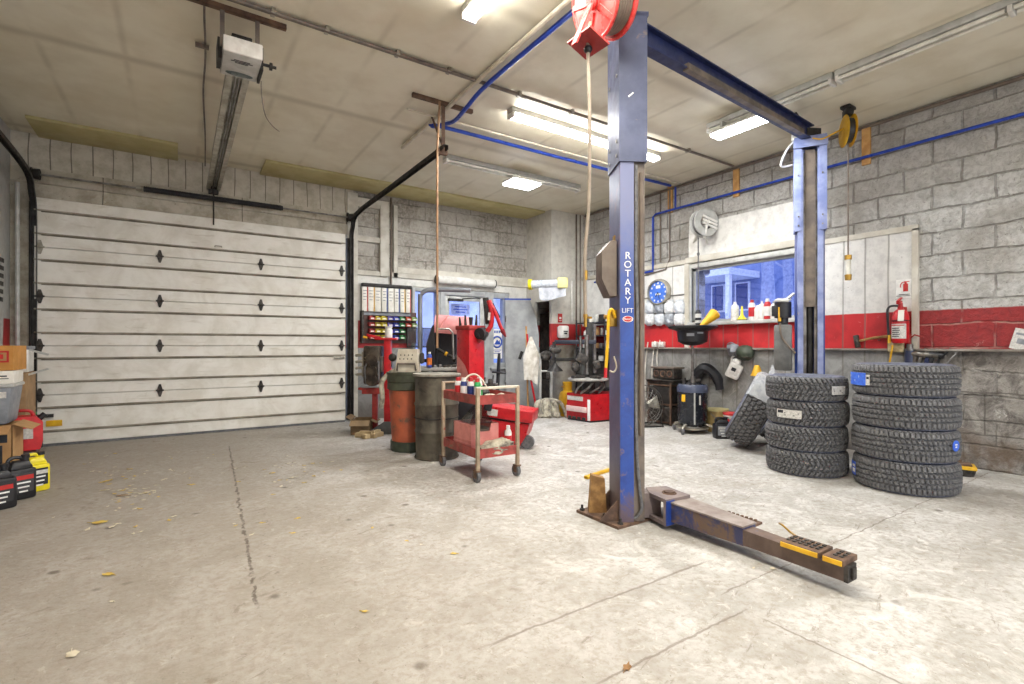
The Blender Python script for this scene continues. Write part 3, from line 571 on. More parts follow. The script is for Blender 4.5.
# ---------------------------------------------------------------- world outside
hs = thing('porch_house', 'pale blue house with a porch and steps seen through the right window', 'house', (27,18.5,2.2))
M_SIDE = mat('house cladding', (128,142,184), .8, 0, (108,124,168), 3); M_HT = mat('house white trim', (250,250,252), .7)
build('wall', MB().bx((29.5,8.0,2.2), (36,22.5,9.0)), M_SIDE, hs, world=True)
build('porch_roof', MB().bx((26.4,17.2,5.35), (29.6,22.2,5.75)), M_HT, hs, world=True)
build('porch_deck', MB().bx((26.4,17.2,2.2), (29.6,22.2,2.75)), M_HT, hs, world=True)
for y in (17.4,19.2,20.6,22.0): build('porch_post', MB().bx((26.5,y-.13,2.7), (26.76,y+.13,5.4)), M_HT, hs, world=True)
b = MB(); b.bx((26.55,19.2,3.6), (26.65,22.0,3.72)); b.bx((26.55,19.2,2.8), (26.65,22.0,2.9)); [b.bx((26.57,19.3+i*.2,2.8), (26.63,19.37+i*.2,3.7)) for i in range(14)]; build('railing', b, M_HT, hs, world=True)
b = MB(); [b.bx((26.45-.35*i-.35,17.4,2.2), (26.45-.35*i,19.1,2.75-.16*i)) for i in range(4)]; build('stairs', b, M_HT, hs, world=True)
b = MB(); b.tube([(26.5,17.4,3.7),(24.6,16.2,2.9)], .08); b.tube([(26.5,19.1,3.7),(24.6,17.9,2.9)], .08); [b.tube([(26.5-.3*i,19.1-.19*i,3.7-.13*i),(26.5-.3*i,19.1-.19*i,2.5-.1*i)], .03) for i in range(7)]; build('stair_rail', b, M_HT, hs, world=True)
MHG = mat('dark house glass', (60,80,140), .2)
for y, z0, z1 in ((18.3,3.4,5.2),(20.0,3.4,5.2),(14.5,3.4,5.2),(12.2,3.4,5.2),(20.4,6.6,8.2),(17.0,6.6,8.2),(13.4,6.6,8.2)):
    ws = build('house_window', MB().bx((29.42,y-.5,z0), (29.5,y+.5,z1)), M_HT, hs, world=True); build('pane', MB().bx((29.38,y-.38,z0+.1), (29.43,y+.38,z1-.1)), MHG, ws, world=True)
b = MB(); b.prism([(7.4,9.0),(23.2,9.0),(15.3,15.5)], 7.5, (28.9,0,0), Matrix(((0,0,1),(1,0,0),(0,1,0)))); build('roof', b, mat('house roof', (70,90,140), .8), hs, world=True)
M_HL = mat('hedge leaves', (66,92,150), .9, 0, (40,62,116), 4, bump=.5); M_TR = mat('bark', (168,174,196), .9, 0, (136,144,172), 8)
for k, (x, y, r, h_) in enumerate(((20.5,11.6,.30,9),(22.5,10.0,.22,9),(24.5,13.9,.16,8),(24,12.6,.26,9),(17,7.4,.22,8))):
    t = thing('bare_tree', ('thick bare tree outside the right window in front of the house','slim bare tree outside towards the right of the window','young bare tree outside just right of the house porch','stout bare tree close to the house porch','bare tree outside at the right end of the window')[k], 'tree', (x,y,1.2))
    b = MB(); b.tube([(0,0,0),(.1,.05,3),(-.05,.1,6),(.1,0,h_)], [r,r*.8,r*.6,r*.35], 8, n=3); build('trunk', b, M_TR, t)
    b = MB()
    for i in range(14):
        z = 3.6+i*.36; a = rnd.random()*6.28; L = rnd.uniform(1,2.4); b.tube([(0,0,z),(L*.5*math.cos(a),L*.5*math.sin(a),z+.5),(L*math.cos(a),L*math.sin(a),z+1.3)], r*.2, 5)
    build('branches', b, M_TR, t)
b = MB(); b.add([(XR+.3,-20,-.1),(16,-20,1.1),(25,-20,2.22),(60,-20,3),(60,60,3),(25,60,2.22),(16,60,1.1),(XR+.3,60,-.1)], [(0,1,6,7),(1,2,5,6),(2,3,4,5)]); struct('ground_outside', b, mat('blue lit grass colour', (150,170,206), .9, 0, (120,142,184), 2))  # blue of the outdoor light is put into the grass colour
b = MB(); b.bx((-30,YB+.3,-.12), (XR+.3,60,-.02)); struct('forecourt', b, mat('blue lit forecourt colour', (196,208,232), .9, 0, (160,176,212), .6))  # pale blue daylight put into the paving colour
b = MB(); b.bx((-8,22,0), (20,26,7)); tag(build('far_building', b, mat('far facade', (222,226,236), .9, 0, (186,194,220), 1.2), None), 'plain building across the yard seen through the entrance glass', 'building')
# ================================================================ two-post car lift
lf = thing('car_lift', 'blue two post car lift with an overhead beam joining its posts', 'car lift', (2.69,2.57,0))
def frame2(K, o, s):                       # local (a along the opening direction, b across) -> world
    K, o, s = V(K), V(o).normalized(), V(s).normalized()
    M3 = Matrix((o, s, o.cross(s))).transposed()
    return K, o, s, M3
def cprof(d, w, t, lip, g=0.0): return [(-g,-g),(d,-g),(d,lip),(d-t,lip),(d-t,t-g),(t-g,t-g),(t-g,w-t+g),(d-t,w-t+g),(d-t,w-lip),(d,w-lip),(d,w+g),(-g,w+g)]
KN = frame2((2.545,2.485,0), (.866,-.5,0), (.5,.866,0))
KF0 = V((5.82,2.81,0))+V((.866,.5,0))*.175-V((.5,-.866,0))*.145
KF = frame2(KF0, (-.866,-.5,0), (.5,-.866,0))
def M_post():
    t = NT('worn blue post paint'); x, y, z = t.xyz(); n = t.noise(6, 7, .7, dist=.4); zz = t.math('ADD', z, t.math('MULTIPLY', n, .6))
    c = t.mix(t.ramp(n, .4, .7), lin((40,74,154)), lin((34,60,132)))
    c = t.mix(t.ramp(zz, 1.7, 2.6), c, lin((112,118,152)))                       # paler and greyer towards the top
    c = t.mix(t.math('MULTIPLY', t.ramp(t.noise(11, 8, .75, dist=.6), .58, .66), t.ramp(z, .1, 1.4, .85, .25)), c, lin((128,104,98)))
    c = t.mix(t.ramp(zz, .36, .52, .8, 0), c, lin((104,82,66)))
    return t.set(c, .42)
def M_back():
    t = NT('grimy blue post back'); x, y, z = t.xyz(); n = t.noise(5, 7, .7, dist=.6)
    c = t.mix(t.ramp(n, .35, .65), lin((86,90,120)), lin((70,74,104))); c = t.mix(t.ramp(t.noise(3, 8, .7, dist=1), .52, .64, 0, .8), c, lin((122,92,104))); c = t.mix(t.ramp(z, .15, .5, .7, 0), c, lin((108,88,74)))
    return t.set(c, .45)
MP, MBK = M_post(), M_back(); TZ = 2.52
def column(F, near):
    K, o, s, R3 = F; P = lambda a, b, z: K+o*a+s*b+V((0,0,z)); flip = R3.determinant() < 0
    def pr(poly, z0, z1, mb): return mb.prism(poly, z1-z0, P(0,0,z0), Matrix((o, s, V((0,0,1)))).transposed())
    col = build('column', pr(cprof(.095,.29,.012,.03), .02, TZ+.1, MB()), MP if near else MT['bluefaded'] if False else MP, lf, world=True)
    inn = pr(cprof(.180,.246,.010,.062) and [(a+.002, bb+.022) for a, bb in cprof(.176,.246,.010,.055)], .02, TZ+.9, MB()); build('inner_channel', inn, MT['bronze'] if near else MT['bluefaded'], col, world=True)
    if near: build('back_plate', pr([(-.004,.005),(0,.005),(0,.285),(-.004,.285)], .02, TZ, MB()), MBK, col, world=True)
    ext = pr(cprof(.186,.29,.012,.06,.012), TZ, 3.55, MB()); pr([(-.012,-.012),(.196,-.012),(.196,.302),(-.012,.302)], 3.53, 3.56, ext)
    if not near: pr([(.19,-.02),(.205,-.02),(.205,.31),(.19,.31)], 3.44, 3.53, ext)
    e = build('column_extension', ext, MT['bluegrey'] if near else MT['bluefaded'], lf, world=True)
    for z in (TZ+.06, TZ+.16, TZ+.62):
        for q in (.05,.24) : build('bolt', MB().cyl(P(-.018,q,z), P(-.010,q,z), .014, seg=6) if near else MB().cyl(P(.184,.03 if q < .1 else .26,z), P(.196,.03 if q < .1 else .26,z), .010, seg=6), MT['steel'], e, world=True)
    # carriage, lifting cylinder and chain inside the channel
    b = MB(); b.cyl(P(.08,.145,.05), P(.08,.145,2.0), .032, seg=14); b.cyl(P(.08,.145,2.0), P(.08,.145,3.4), .020, seg=12); build('lift_cylinder', b, MT['dark'], lf, world=True)
    [build('chain_guide', MB().box(P(.12,q,1.75), (.008,.03,3.3), R3), MT['steel'], lf, world=True) for q in (.095,.2)]
    b = MB(); b.box(P(.115,.145,.30), (.09,.17,.50), Matrix((o, s, V((0,0,1)))).transposed()); build('carriage', b, MT['dark'], lf, world=True)
    if not near: build('slider_panel', MB().box(P(.135,.145,2.55), (.012,.10,1.75), Matrix((o, s, V((0,0,1)))).transposed()), MT['bronze'], lf, world=True)
    b = MB(); bp = [(2.47,2.435),(2.80,2.435),(2.80,2.36),(2.90,2.40),(2.93,2.86),(2.47,2.86)] if near else [(5.62,2.62),(6.15,2.62),(6.15,3.05),(5.62,3.05)]
    b.prism(bp, .02); base = build('base_plate', b, MT['rust'], lf, world=True)
    for x, y in (((2.50,2.83),(2.50,2.60),(2.52,2.46),(2.74,2.46)) if near else ((5.66,2.66),(5.66,3.0),(6.1,2.66))): build('anchor_bolt', MB().cyl((x,y,.02), (x,y,.034), .020, seg=6).cyl((x,y,.034), (x,y,.06), .009, seg=8), MT['iron'], base, world=True)
    for q in (.03,.26): build('gusset', MB().add([P(0,q,.02),P(-.14,q,.02),P(0,q,.18),P(0,q+.012,.02),P(-.14,q+.012,.02),P(0,q+.012,.18)], [(0,1,2),(5,4,3),(0,3,4,1),(1,4,5,2),(2,5,3,0)]), MT['rust'], base, world=True)
    return col
cn = column(KN, True); cf = column(KF, False)
K, o, s, R3 = KN; P = lambda a, b, z: K+o*a+s*b+V((0,0,z))
# lettering down the near post
b = MB()
for i, ch in enumerate('ROTARY'): b.text(ch, .070, P(.052,-.0015,1.868-.062*i), o, (0,0,1), .001)
b.text('LIFT', .045, P(.050,-.0015,1.488), o, (0,0,1), .001); build('lettering', b, MT['inkwhite'], cn, world=True)
F = Matrix((o, V((0,0,1)), -s)).transposed()
build('oval_badge', MB().lathe([(0,0),(1,0),(1,.003),(0,.003)], P(.052,0,1.430), F, 28, sc=(.037,.022)), MT['inkred'], cn, world=True)
b = MB(); b.lathe([(.86,.0),(1,.0),(1,.004),(.86,.004)], P(.052,0,1.430), F, 28, closed=True, sc=(.037,.022)); b.text('Rotary', .020, P(.052,-.0045,1.430), o, (0,0,1), .0006); build('badge_print', b, MT['inkwhite'], cn, world=True)
build('scrape_mark', MB().box(P(.07,-.0135,2.98), (.045,.002,.010), Matrix((o, s, V((0,0,1)))).transposed().to_4x4() @ Matrix.Rotation(-.7, 4, 'Y')), MT['inkwhite'], lf, world=True)
build('hydraulic_hose', MB().tube([P(.112,.008,2.5),P(.114,.006,2.2),P(.112,.012,1.9),P(.122,.002,1.4),P(.110,.008,1.0),P(.118,.004,.5),P(.135,-.004,.25),P(.150,-.002,.12),P(.125,.01,.06),P(.10,.01,.045)], .011, 8, n=5), MT['rubber'], lf, world=True)
build('hose_sleeve', MB().tube([P(.148,.012,.62),P(.150,.010,1.4),P(.150,.012,2.45)], .014, 8, n=4), MT['tan'], lf, world=True)
# brown cover box and latch on the back of the near post
b = MB(); cb = [(0,0),(-.04,0),(-.105,-.08),(-.105,-.27),(-.05,-.39),(0,-.39)]
b.prism([(u, v) for u, v in cb], .19, P(-.012,.05,1.985), Matrix((o, V((0,0,1)), s)).transposed()); build('latch_cover', b, MT['tan'], lf, world=True)
build('latch_plate', MB().box(P(-.006,.14,1.99), (.01,.05,.09), R3), MT['brass'], lf, world=True)
h = build('release_bracket', MB().box(P(-.03,.10,1.44), (.06,.05,.12), R3, bev=.008).cyl(P(-.09,.10,1.45), P(.0,.10,1.45), .015), MT['brass'], lf, world=True)
build('release_strap', MB().tube([P(-.02,.06,1.44),P(-.045,.05,1.50),P(-.070,.05,1.46),P(-.075,.05,1.30),P(-.090,.05,1.08)], .011, 6, n=6), MT['yellow'], h, world=True)
build('lever_grip', MB().tube([P(-.09,.05,1.09),P(-.093,.05,1.02)], .012, 8), MT['red'], h, world=True)
build('strap_loop', MB().tube([P(-.03,.06,1.17),P(-.012,.055,1.10),P(-.03,.06,1.06),P(-.06,.06,1.07)], .006, 6, n=5), MT['beige'], h, world=True)
# overhead beam
A, B = P(.15,.10,3.47), KF[0]+KF[1]*.10+KF[2]*.145+V((0,0,3.62)); d = (B-A); L = d.length; Fb = frame(d, (0,0,1)); mid = (A+B)/2
b = MB(); b.box(mid, (.15,.012,L), Fb); b.box(mid+V((0,0,.075)), (.012,.09,L), Fb); b.box(mid-V((0,0,.075)), (.012,.09,L), Fb); beam = build('overhead_beam', b, MT['navy'], lf, world=True)
build('cable_cover', MB().box(A+d*.55+V((-.02,-.035,-.07)), (.05,.05,L*.72), Fb), MT['bronze'], beam, world=True)
build('beam_bracket', MB().box(B+V((0,0,-.03)), (.16,.16,.12), R3, bev=.006).box(A+d*.95+V((-.1,.05,.12)), (.30,.10,.012), (0,0,15)), MT['dark'], beam, world=True)
build('limit_switch', MB().box(B+V((-.08,.12,-.02)), (.06,.06,.08), bev=.008).tube([B+V((-.08,.12,-.05)),B+V((-.12,.2,-.16)),B+V((-.08,.28,-.30)),B+V((.05,.20,-.28))], .012, n=5), MT['white'], beam, world=True)
# swing arm of the near post
b = MB(); b.prism([(2.72,2.24),(2.95,2.22),(2.99,2.46),(2.84,2.52),(2.76,2.42)], .026, (0,0,.185)); b.prism([(2.72,2.24),(2.95,2.22),(2.99,2.46),(2.84,2.52),(2.76,2.42)], .026, (0,0,.030))
b.bx((2.722,2.242,.03), (2.790,2.262,.205)); b.box((2.80,2.46,.12), (.14,.12,.17), R3); ab = build('arm_bracket', b, mat('dusty bracket steel', (136,122,116), .6, .1, (112,100,100), 6, dirt=(70,84,140), dirt_at=.62), lf, world=True); build('bracket_cheek', MB().bx((2.722,2.232,.035), (2.800,2.242,.20)), MT['blue'], ab, world=True)
build('pivot_pin', MB().cyl((2.865,2.33,.04), (2.865,2.33,.225), .036).torus((2.865,2.33,.213), .045, .006), MT['rust'], ab, world=True)
MA = mat('scraped blue arm paint', (52,74,134), .5, .15, (60,62,96), 4, dirt=(106,86,72), dirt_at=.50, dirt_w=.12, dscale=5)
MAR = mat('rust worn arm steel', (112,94,84), .6, .2, (92,76,68), 7, dirt=(60,72,120), dirt_at=.62, dscale=6)
b = MB()      # outer tapering arm: side profile runs towards the camera
def armbox(y0, y1, x0a, x0b, x1a, x1b, z0a, z1a, z0b, z1b, mb, mi=0):
    vs = [(x0a,y0,z0a),(x1a,y0,z0a),(x1a,y0,z1a),(x0a,y0,z1a),(x0b,y1,z0b),(x1b,y1,z0b),(x1b,y1,z1b),(x0b,y1,z1b)]
    return mb.add(vs, [(0,1,2,3),(7,6,5,4),(0,4,5,1),(1,5,6,2),(2,6,7,3),(3,7,4,0)], mi)
armbox(2.27,1.72, 2.765,2.775,2.955,2.905, .055,.180,.062,.165, b); arm = build('swing_arm', b, MA, lf, world=True)
b = MB(); armbox(1.75,1.17, 2.776,2.755,2.881,2.839, .066,.158,.072,.150, b); build('arm_extension', b, MAR, arm, world=True)
build('arm_top_plate', MB().prism([(2.76,2.25),(2.96,2.25),(2.915,1.72),(2.77,1.72)], .010, (0,-.0,.120), (1.55,0,0)), mat('dusty grey arm plate', (148,138,132), .6, .1, (126,114,108)), arm, world=True)
b = MB(); b.box((2.95,1.86,.150), (.085,.26,.014), (0,0,4)); [b.cyl((2.975-.0*i,1.76+.03*i,.157), (2.975,1.76+.03*i,.170), .010, seg=8) for i in range(7)]; build('stop_plate', b, MT['rust'], arm, world=True)
build('arm_end_lip', MB().bx((2.754,1.152,.070), (2.846,1.172,.152)).bx((2.78,1.14,.085), (2.82,1.155,.14)), MT['iron'], arm, world=True)
for y0, y1, z in ((1.48,1.28,.152),(1.265,1.165,.150)):
    pd = build('pad_plate', MB().bx((2.735,y1,z), (2.89,y0,z+.030), bev=.003), MT['rust'], arm, world=True)
    b = MB(); b.bx((2.728,y1+.006,z+.003), (2.736,y0-.006,z+.027)); build('pad_edge', b, MT['yellow'], pd, world=True)
    b = MB(); [b.bx((2.775+.035*(i%3), y1+.02+.03*(i//3), z+.030), (2.795+.035*(i%3), y1+.035+.03*(i//3), z+.036)) for i in range(int((y0-y1)/.03-.4)*3)]; build('pad_studs', b, MT['iron'], pd, world=True)
build('pad_wire', MB().tube([(2.88,1.47,.18),(2.94,1.53,.17),(2.93,1.57,.20),(2.97,1.61,.19)], .006, 6, n=4), MT['brass'], arm, world=True)
# second arm of the near post folded away behind it, only its hub shows; power unit on the far post
Kf, of, sf, Rf = KF; PF = lambda a, b, z: Kf+of*a+sf*b+V((0,0,z))
c0 = PF(.08,-.12,0); pu = build('power_unit', MB().box(c0+V((0,0,1.22)), (.17,.18,.52), Rf, bev=.02), mat('grey oil tank', (112,112,110), .45, 0, (94,94,92)), lf, world=True)
build('motor', MB().cyl(c0+V((0,0,1.50)), c0+V((0,0,1.56)), .055).cyl(c0+V((0,0,1.56)), c0+V((0,0,1.74)),   .088, seg=20).box(c0+V((0,0,1.48)), (.12,.10,.05), Rf), MT['black'], pu, world=True)
build('switch_box', MB().box(c0-of*(-.02)-sf*.08+V((0,0,1.64)), (.08,.07,.12), Rf, bev=.01), MT['black'], pu, world=True)
build('splash_cap', MB().box(c0+V((0,0,1.765)), (.20,.15,.025), (4,-10,20), bev=.01).box(c0+sf*.06+V((0,0,1.79)), (.16,.03,.02), (20,-38,-30)), MT['lgrey'], pu, world=True)
build('data_plate', MB().box(c0+of*.07+V((0,0,1.63)), (.012,.05,.11), Rf), MT['labelw'], pu, world=True)
build('yellow_tag', MB().box(c0+of*.075-sf*.035+V((0,0,1.60)), (.01,.03,.16), Rf), MT['yellow'], pu, world=True)
build('drain_hose', MB().tube([c0+of*.09-sf*.03+V((0,0,1.5)),c0+of*.10-sf*.02+V((0,0,1.36)),c0+of*.11+sf*.05+V((0,0,1.24)),c0+of*.10+sf*.12+V((0,0,1.16))], .010, 8, n=5), MT['tan'], pu, world=True)
solo('wood_wedge', MB().prism([(0,0),(.13,0),(.115,.25),(.02,.275)], .07, (-.03,-.02,0), (90,0,0)), MT['wood'], 'worn timber block leaning on the foot of the near lift post', 'wood block', (2.575,2.815,.021), rotz=-33)
yb0, yb1 = flo(589,478), flo(616,469); solo('yellow_bar', MB().box((.15,0,.016), (.40,.035,.03), bev=.005).box((-.03,0,.014), (.04,.05,.026), bev=.004), MT['yellow'], 'yellow metal bar lying on the floor behind the near lift post', 'bar', tuple(yb0), math.degrees(math.atan2(yb1.y-yb0.y, yb1.x-yb0.x)))
t = thing('lift_pad', 'yellow topped lift pad on the floor beside the taller tire stack', 'lift pad', (6.28,1.62,0), 20)
build('pad_base', MB().cyl((0,0,0), (0,0,.07), .07, .09), MT['iron'], t); build('pad_top', MB().box((0,0,.085), (.22,.16,.03), bev=.006), MT['yellow'], t); build('pad_insert', MB().box((0,0,.108), (.15,.10,.016), bev=.004).box((.07,.03,.12), (.03,.03,.02)), MT['rust'], t)
# ================================================================ reels
def ph(p, q, r): return p+q*r
rl = thing('hose_reel', 'red spring hose reel hung from the ceiling in front of the near lift post', 'hose reel', (2.42,2.33,3.60))
RC = ray(604,1,3.25); ax = V((.74,-.67,-.12)).normalized(); ax = V((-.93,.10,-.30)).normalized(); Fr = frame(ax, (0,0,1))
def disc(mb, r0, r1, h, z, mi=0): return mb.lathe([(r0,z),(r1,z),(r1,z+h),(r0,z+h)], RC, Fr, 40, mi, True)
b = MB(); disc(b, .05,.215,.006,.075); b.torus(RC+ax*.078, .215, .012, Fr, 44, 8); [b.box(RC+ax*.083+Fr@V((.14*math.cos(a),.14*math.sin(a),0)), (.16,.03,.012), Fr.to_4x4()@Matrix.Rotation(a,4,'Z')) for a in (0,1.26,2.51,3.77,5.03)]
build('front_flange', b, MT['reel'], rl, world=True)
b = MB(); disc(b, .05,.215,.006,-.085); b.torus(RC-ax*.082, .215, .012, Fr, 44, 8); build('rear_flange', b, MT['reel'], rl, world=True)
b = MB(); disc(b, .02,.13,.155,-.08); build('drum', b, MT['pink'], rl, world=True)
b = MB(); [b.torus(RC+ax*(-.066+.022*i), q, .0115, Fr, 40, 8) for q in (.14,.162,.184) for i in range(7)]; build('coiled_hose', b, MT['tan'], rl, world=True)
low = ray(588,40,3.22)-ax*.0
b = MB()
for sgn in (.10,-.11):
    a0 = RC+ax*sgn; a1 = low+ax*sgn; F2 = frame(a1-a0, ax); b.box((a0+a1)/2, (.012,.055,(a1-a0).length+.05), F2); b.cyl(a0-ax*.01, a0+ax*.01, .05); b.box((a0+RC+V((0,0,.30))+ax*sgn)/2, (.05,.012,.30), frame(V((0,0,1)), ax))
b.cyl(RC-ax*.13, RC+ax*.125, .022); build('frame_arm', b, MT['reel'], rl, world=True)
b = MB(); b.box(low+V((0,0,-.02)), (.17,.24,.012), frame(low-RC, ax)); build('hose_guide', b, MT['redold'], rl, world=True)
b = MB(); b.box(RC+V((0,0,.305)), (.16,.20,.012)); build('ceiling_mount', b, MT['reel'], rl, world=True)
hp = low+V((.0,0,-.06)); build('hose_stop', MB().ell(hp, (.028,.028,.026), 14), MT['black'], rl, world=True)
b = MB(); b.tube([low+V((.02,0,.12)), low+V((0,0,0)), hp, hp+V((.012,-.003,-.5)), hp+V((.006,0,-1.0)), hp+V((-.022,.006,-1.35)), hp+V((-.018,.004,-1.72))], .0115, 8, n=5); build('hanging_hose', b, mat('grey brown hose', (158,144,128), .6, 0, (134,122,108)), rl, world=True)
e = hp+V((-.018,.004,-1.72)); build('hose_ferrule', MB().cyl(e+V((0,0,.30)), e+V((0,0,.24)), .014), MT['brass'], rl, world=True); build('hose_end', MB().cyl(e+V((0,0,.02)), e, .015).cyl(e, e+V((0,0,-.06)), .010).box(e+V((.02,0,0)), (.06,.014,.014)), MT['brass'], rl, world=True)
# grey reel on the right wall
gr = thing('hose_reel', 'grey hose reel bracketed to the block wall above the window', 'hose reel', (XR-.02,4.93,2.95))
gc = rw(704,223,6.52); gax = V((-.55,-.83,0)).normalized(); gax = V((-.30,-.95,0)).normalized(); Fg = frame(gax, (0,0,1)); b = MB()
for z in (-.05,.05): b.lathe([(.10,z-.008),(.20,z-.008),(.20,z+.008),(.10,z+.008)], gc, Fg, 36, 0, True)
b.torus(gc+gax*.055, .20, .012, Fg); b.torus(gc-gax*.055, .20, .012, Fg); build('flanges', b, MT['lgrey'], gr, world=True)
b = MB(); [b.torus(gc+gax*(-.03+.02*i), q, .012, Fg, 32, 6) for q in (.12,.145,.17) for i in range(4)]; build('coiled_hose', b, MT['rubber'], gr, world=True)
b = MB(); [b.box(gc+gax*.085+V((.06,0,-.05+.05*i)), (.26,.012,.035), (0,18,-17)) for i in range(3)]; b.cyl(gc-gax*.1, gc+gax*.1, .03); b.tube([gc+gax*.08, gc+gax*.08+V((0,.05,-.22)), gc+V((.15,.05,-.28))], .018); b.bx((XR-.03,4.90,2.62), (XR-.001,5.06,3.0)); b.tube([gc-gax*.08, V((XR-.02,4.98,2.85))], .02); build('bracket', b, MT['white'], gr, world=True)
d0 = gc+gax*.0+V((0,.10,-.19)); b = MB(); b.tube([d0, d0+V((0,.0,-.5)), V((d0.x,d0.y,1.76))], .010); b.cyl((d0.x,d0.y,2.60), (d0.x,d0.y,2.64), .02); build('hanging_hose', b, MT['rubber'], gr, world=True)
build('grease_gun', MB().cyl((d0.x,d0.y,1.78), (d0.x,d0.y,1.74), .025, .045).cyl((d0.x,d0.y,1.74), (d0.x,d0.y,1.56), .045).cyl((d0.x,d0.y,1.56), (d0.x,d0.y,1.53), .035), MT['black'], gr, world=True); build('grease_gun_label', MB().cyl((d0.x,d0.y,1.72), (d0.x,d0.y,1.66), .0465).cyl((d0.x,d0.y,1.62), (d0.x,d0.y,1.58), .0465), MT['labelw'], gr, world=True)
# yellow cord reel with a trouble light
yc = rw(848,131,6.05); yr = thing('cord_reel', 'yellow cord reel on the ceiling in front of the block wall', 'cord reel', yc); ya = V((-.45,-.89,0)).normalized(); ya = V((-.2,-.98,0)).normalized(); ya = V((-.69,.79,0)).normalized(); Fy = frame(ya, (0,0,1))
for z in (-.045,.03): build('shell', MB().lathe([(0,z),(.14,z),(.17,z+.007),(.14,z+.015),(0,z+.015)], yc, Fy, 32), MT['yellow'], yr, world=True)
build('coiled_cord', MB().lathe([(0,-.03),(.13,-.03),(.13,.03),(0,.03)], yc, Fy, 24), MT['black'], yr, world=True)
build('swivel_mount', MB().tube([yc+V((0,0,.17)), V((yc.x,yc.y,ZC-.02))], .018).box((yc.x,yc.y,ZC-.02), (.16,.10,.035), bev=.01).box(yc+V((0,0,.20)), (.07,.12,.08), Fy, bev=.01), MT['dark'], yr, world=True)
pz = CH+(345-262)*(.552*yc.x+.834*yc.y)/FX; bx_ = V((yc.x-.02,yc.y-.01,0)); b = MB(); b.tube([yc+V((-.02,-.01,-.14)), V((bx_.x,bx_.y,pz+.05))], .008); build('cord', b, MT['tan'], yr, world=True)
build('tail_cord', MB().tube([yc+V((0,0,.05)), yc+V((-.12,.08,-.02)), yc+V((-.22,.16,-.08)), yc+V((-.3,.22,-.07))], .008, n=4), MT['yellow'], yr, world=True)
build('trouble_light', MB().cyl((bx_.x,bx_.y,pz+.04), (bx_.x,bx_.y,pz-.16), .026), mat('lamp glass guard', (224,222,210), .2), yr, world=True)
build('lamp_caps', MB().cyl((bx_.x,bx_.y,pz+.07), (bx_.x,bx_.y,pz+.02), .034).cyl((bx_.x,bx_.y,pz-.14), (bx_.x,bx_.y,pz-.20), .034, .03), MT['brass'], yr, world=True)
# ================================================================ tires
def tire_mesh(R_, W, rr, style, seed=1):
    nth, nv = 330, 34; rg = random.Random(seed); prof = []
    side = [(rr,-.34),(rr+.012,-.40),(rr+.03,-.43),(rr+.35*(R_-rr),-.49),(rr+.6*(R_-rr),-.50),(rr+.80*(R_-rr),-.475),(R_-.030,-.45),(R_-.016,-.43)]
    for r, w in side: prof.append((r, w*W, None))
    for j in range(nv+1):
        v = -1+2*j/nv; prof.append((R_-.010*abs(v)**3, v*.405*W, v))
    for r, w in reversed(side): prof.append((r, -w*W, None))
    for r, w in ((R_-.035,.40),(R_-.022,.0),(R_-.035,-.40)): prof.append((r, w*W, None))
    n = len(prof); vs = []; fs = []
    def g(a, v):
        t = a/(2*PI); k = 0
        if style == 'highway':
            z = .05*(abs(((t*66) % 1)*2-1)-.5)
            for c, w in ((-.58,.07),(-.2,.06),(.2,.06),(.58,.07)):
                if abs(v-c-z) < w: k = 1
            q = (t*66 + .6*v) % 1
            if q < .22 and (abs(v) > .62 or .26 < abs(v) < .52 or abs(v) < .14): k = max(k, .75)
        elif style == 'terrain':
            sg = 1 if v > 0 else -1; z = .10*(((t*50) % 1 < .5)*2-1)
            for c, w in ((-.52,.06),(0,.05),(.52,.06)):
                if abs(v-c-z*.7) < w: k = 1
            q = (t*50 + 1.1*abs(v) + (.5 if sg > 0 else 0)) % 1
            if q < .30: k = 1
        else:
            row = math.floor((v+1)*2.5); q = (t*42 + .5*(row % 2) + .35*v) % 1; f = ((v+1)*2.5) % 1
            if q < .24 or f < .22+.12*math.sin(q*6.28): k = 1
        return k
    for i in range(nth):
        a = 2*PI*i/nth; ca, sa = math.cos(a), math.sin(a)
        for r, w, v in prof:
            q = r
            if v is not None: q = r-.021*g(a, v)
            elif r in (R_-.016, R_-.030) and ((a/(2*PI)*(66 if style == 'highway' else 50 if style == 'terrain' else 42)) % 1) < .28: q = r-.007
            vs.append((q*ca, q*sa, w))
    for i in range(nth):
        j = (i+1) % nth
        for k in range(n): l = (k+1) % n; fs.append((i*n+k, j*n+k, j*n+l, i*n+l))
    return MB().add(vs, fs), [k for k in range(n)]
def make_tire(R_, W, rr, style):
    mb, _ = tire_mesh(R_, W, rr, style); n = 8*2+35+3; nth = 330
    mb.m = [0 if (6 <= (q % n) <= 44) else 1 for q in range(len(mb.f))]
    return mb
TH, TT, TM = make_tire(.385,.272,.22,'highway'), make_tire(.360,.238,.21,'terrain'), make_tire(.445,.330,.235,'mud')
def sticker(parent, R_, a0, a1, z0, z1, m, marks, mi):
    b = MB(); N = 10
    for k in range(N):
        p, q = a0+(a1-a0)*k/N, a0+(a1-a0)*(k+1)/N; r = R_+.0025
        b.quad((r*math.cos(p), r*math.sin(p), z0), (r*math.cos(q), r*math.sin(q), z0), (r*math.cos(q), r*math.sin(q), z1), (r*math.cos(p), r*math.sin(p), z1))
    s = build('sticker', b, m, parent); b = MB()
    for u0, u1, v0, v1 in marks:
        p, q = a0+(a1-a0)*u0, a0+(a1-a0)*u1; r = R_+.004; zz = [z0+(z1-z0)*v for v in (v0, v1)]
        b.quad((r*math.cos(p), r*math.sin(p), zz[0]), (r*math.cos(q), r*math.sin(q), zz[0]), (r*math.cos(q), r*math.sin(q), zz[1]), (r*math.cos(p), r*math.sin(p), zz[1]))
    build('sticker_print', b, mi, s)
SP = flo(806,470); SR = flo(904.5,486)
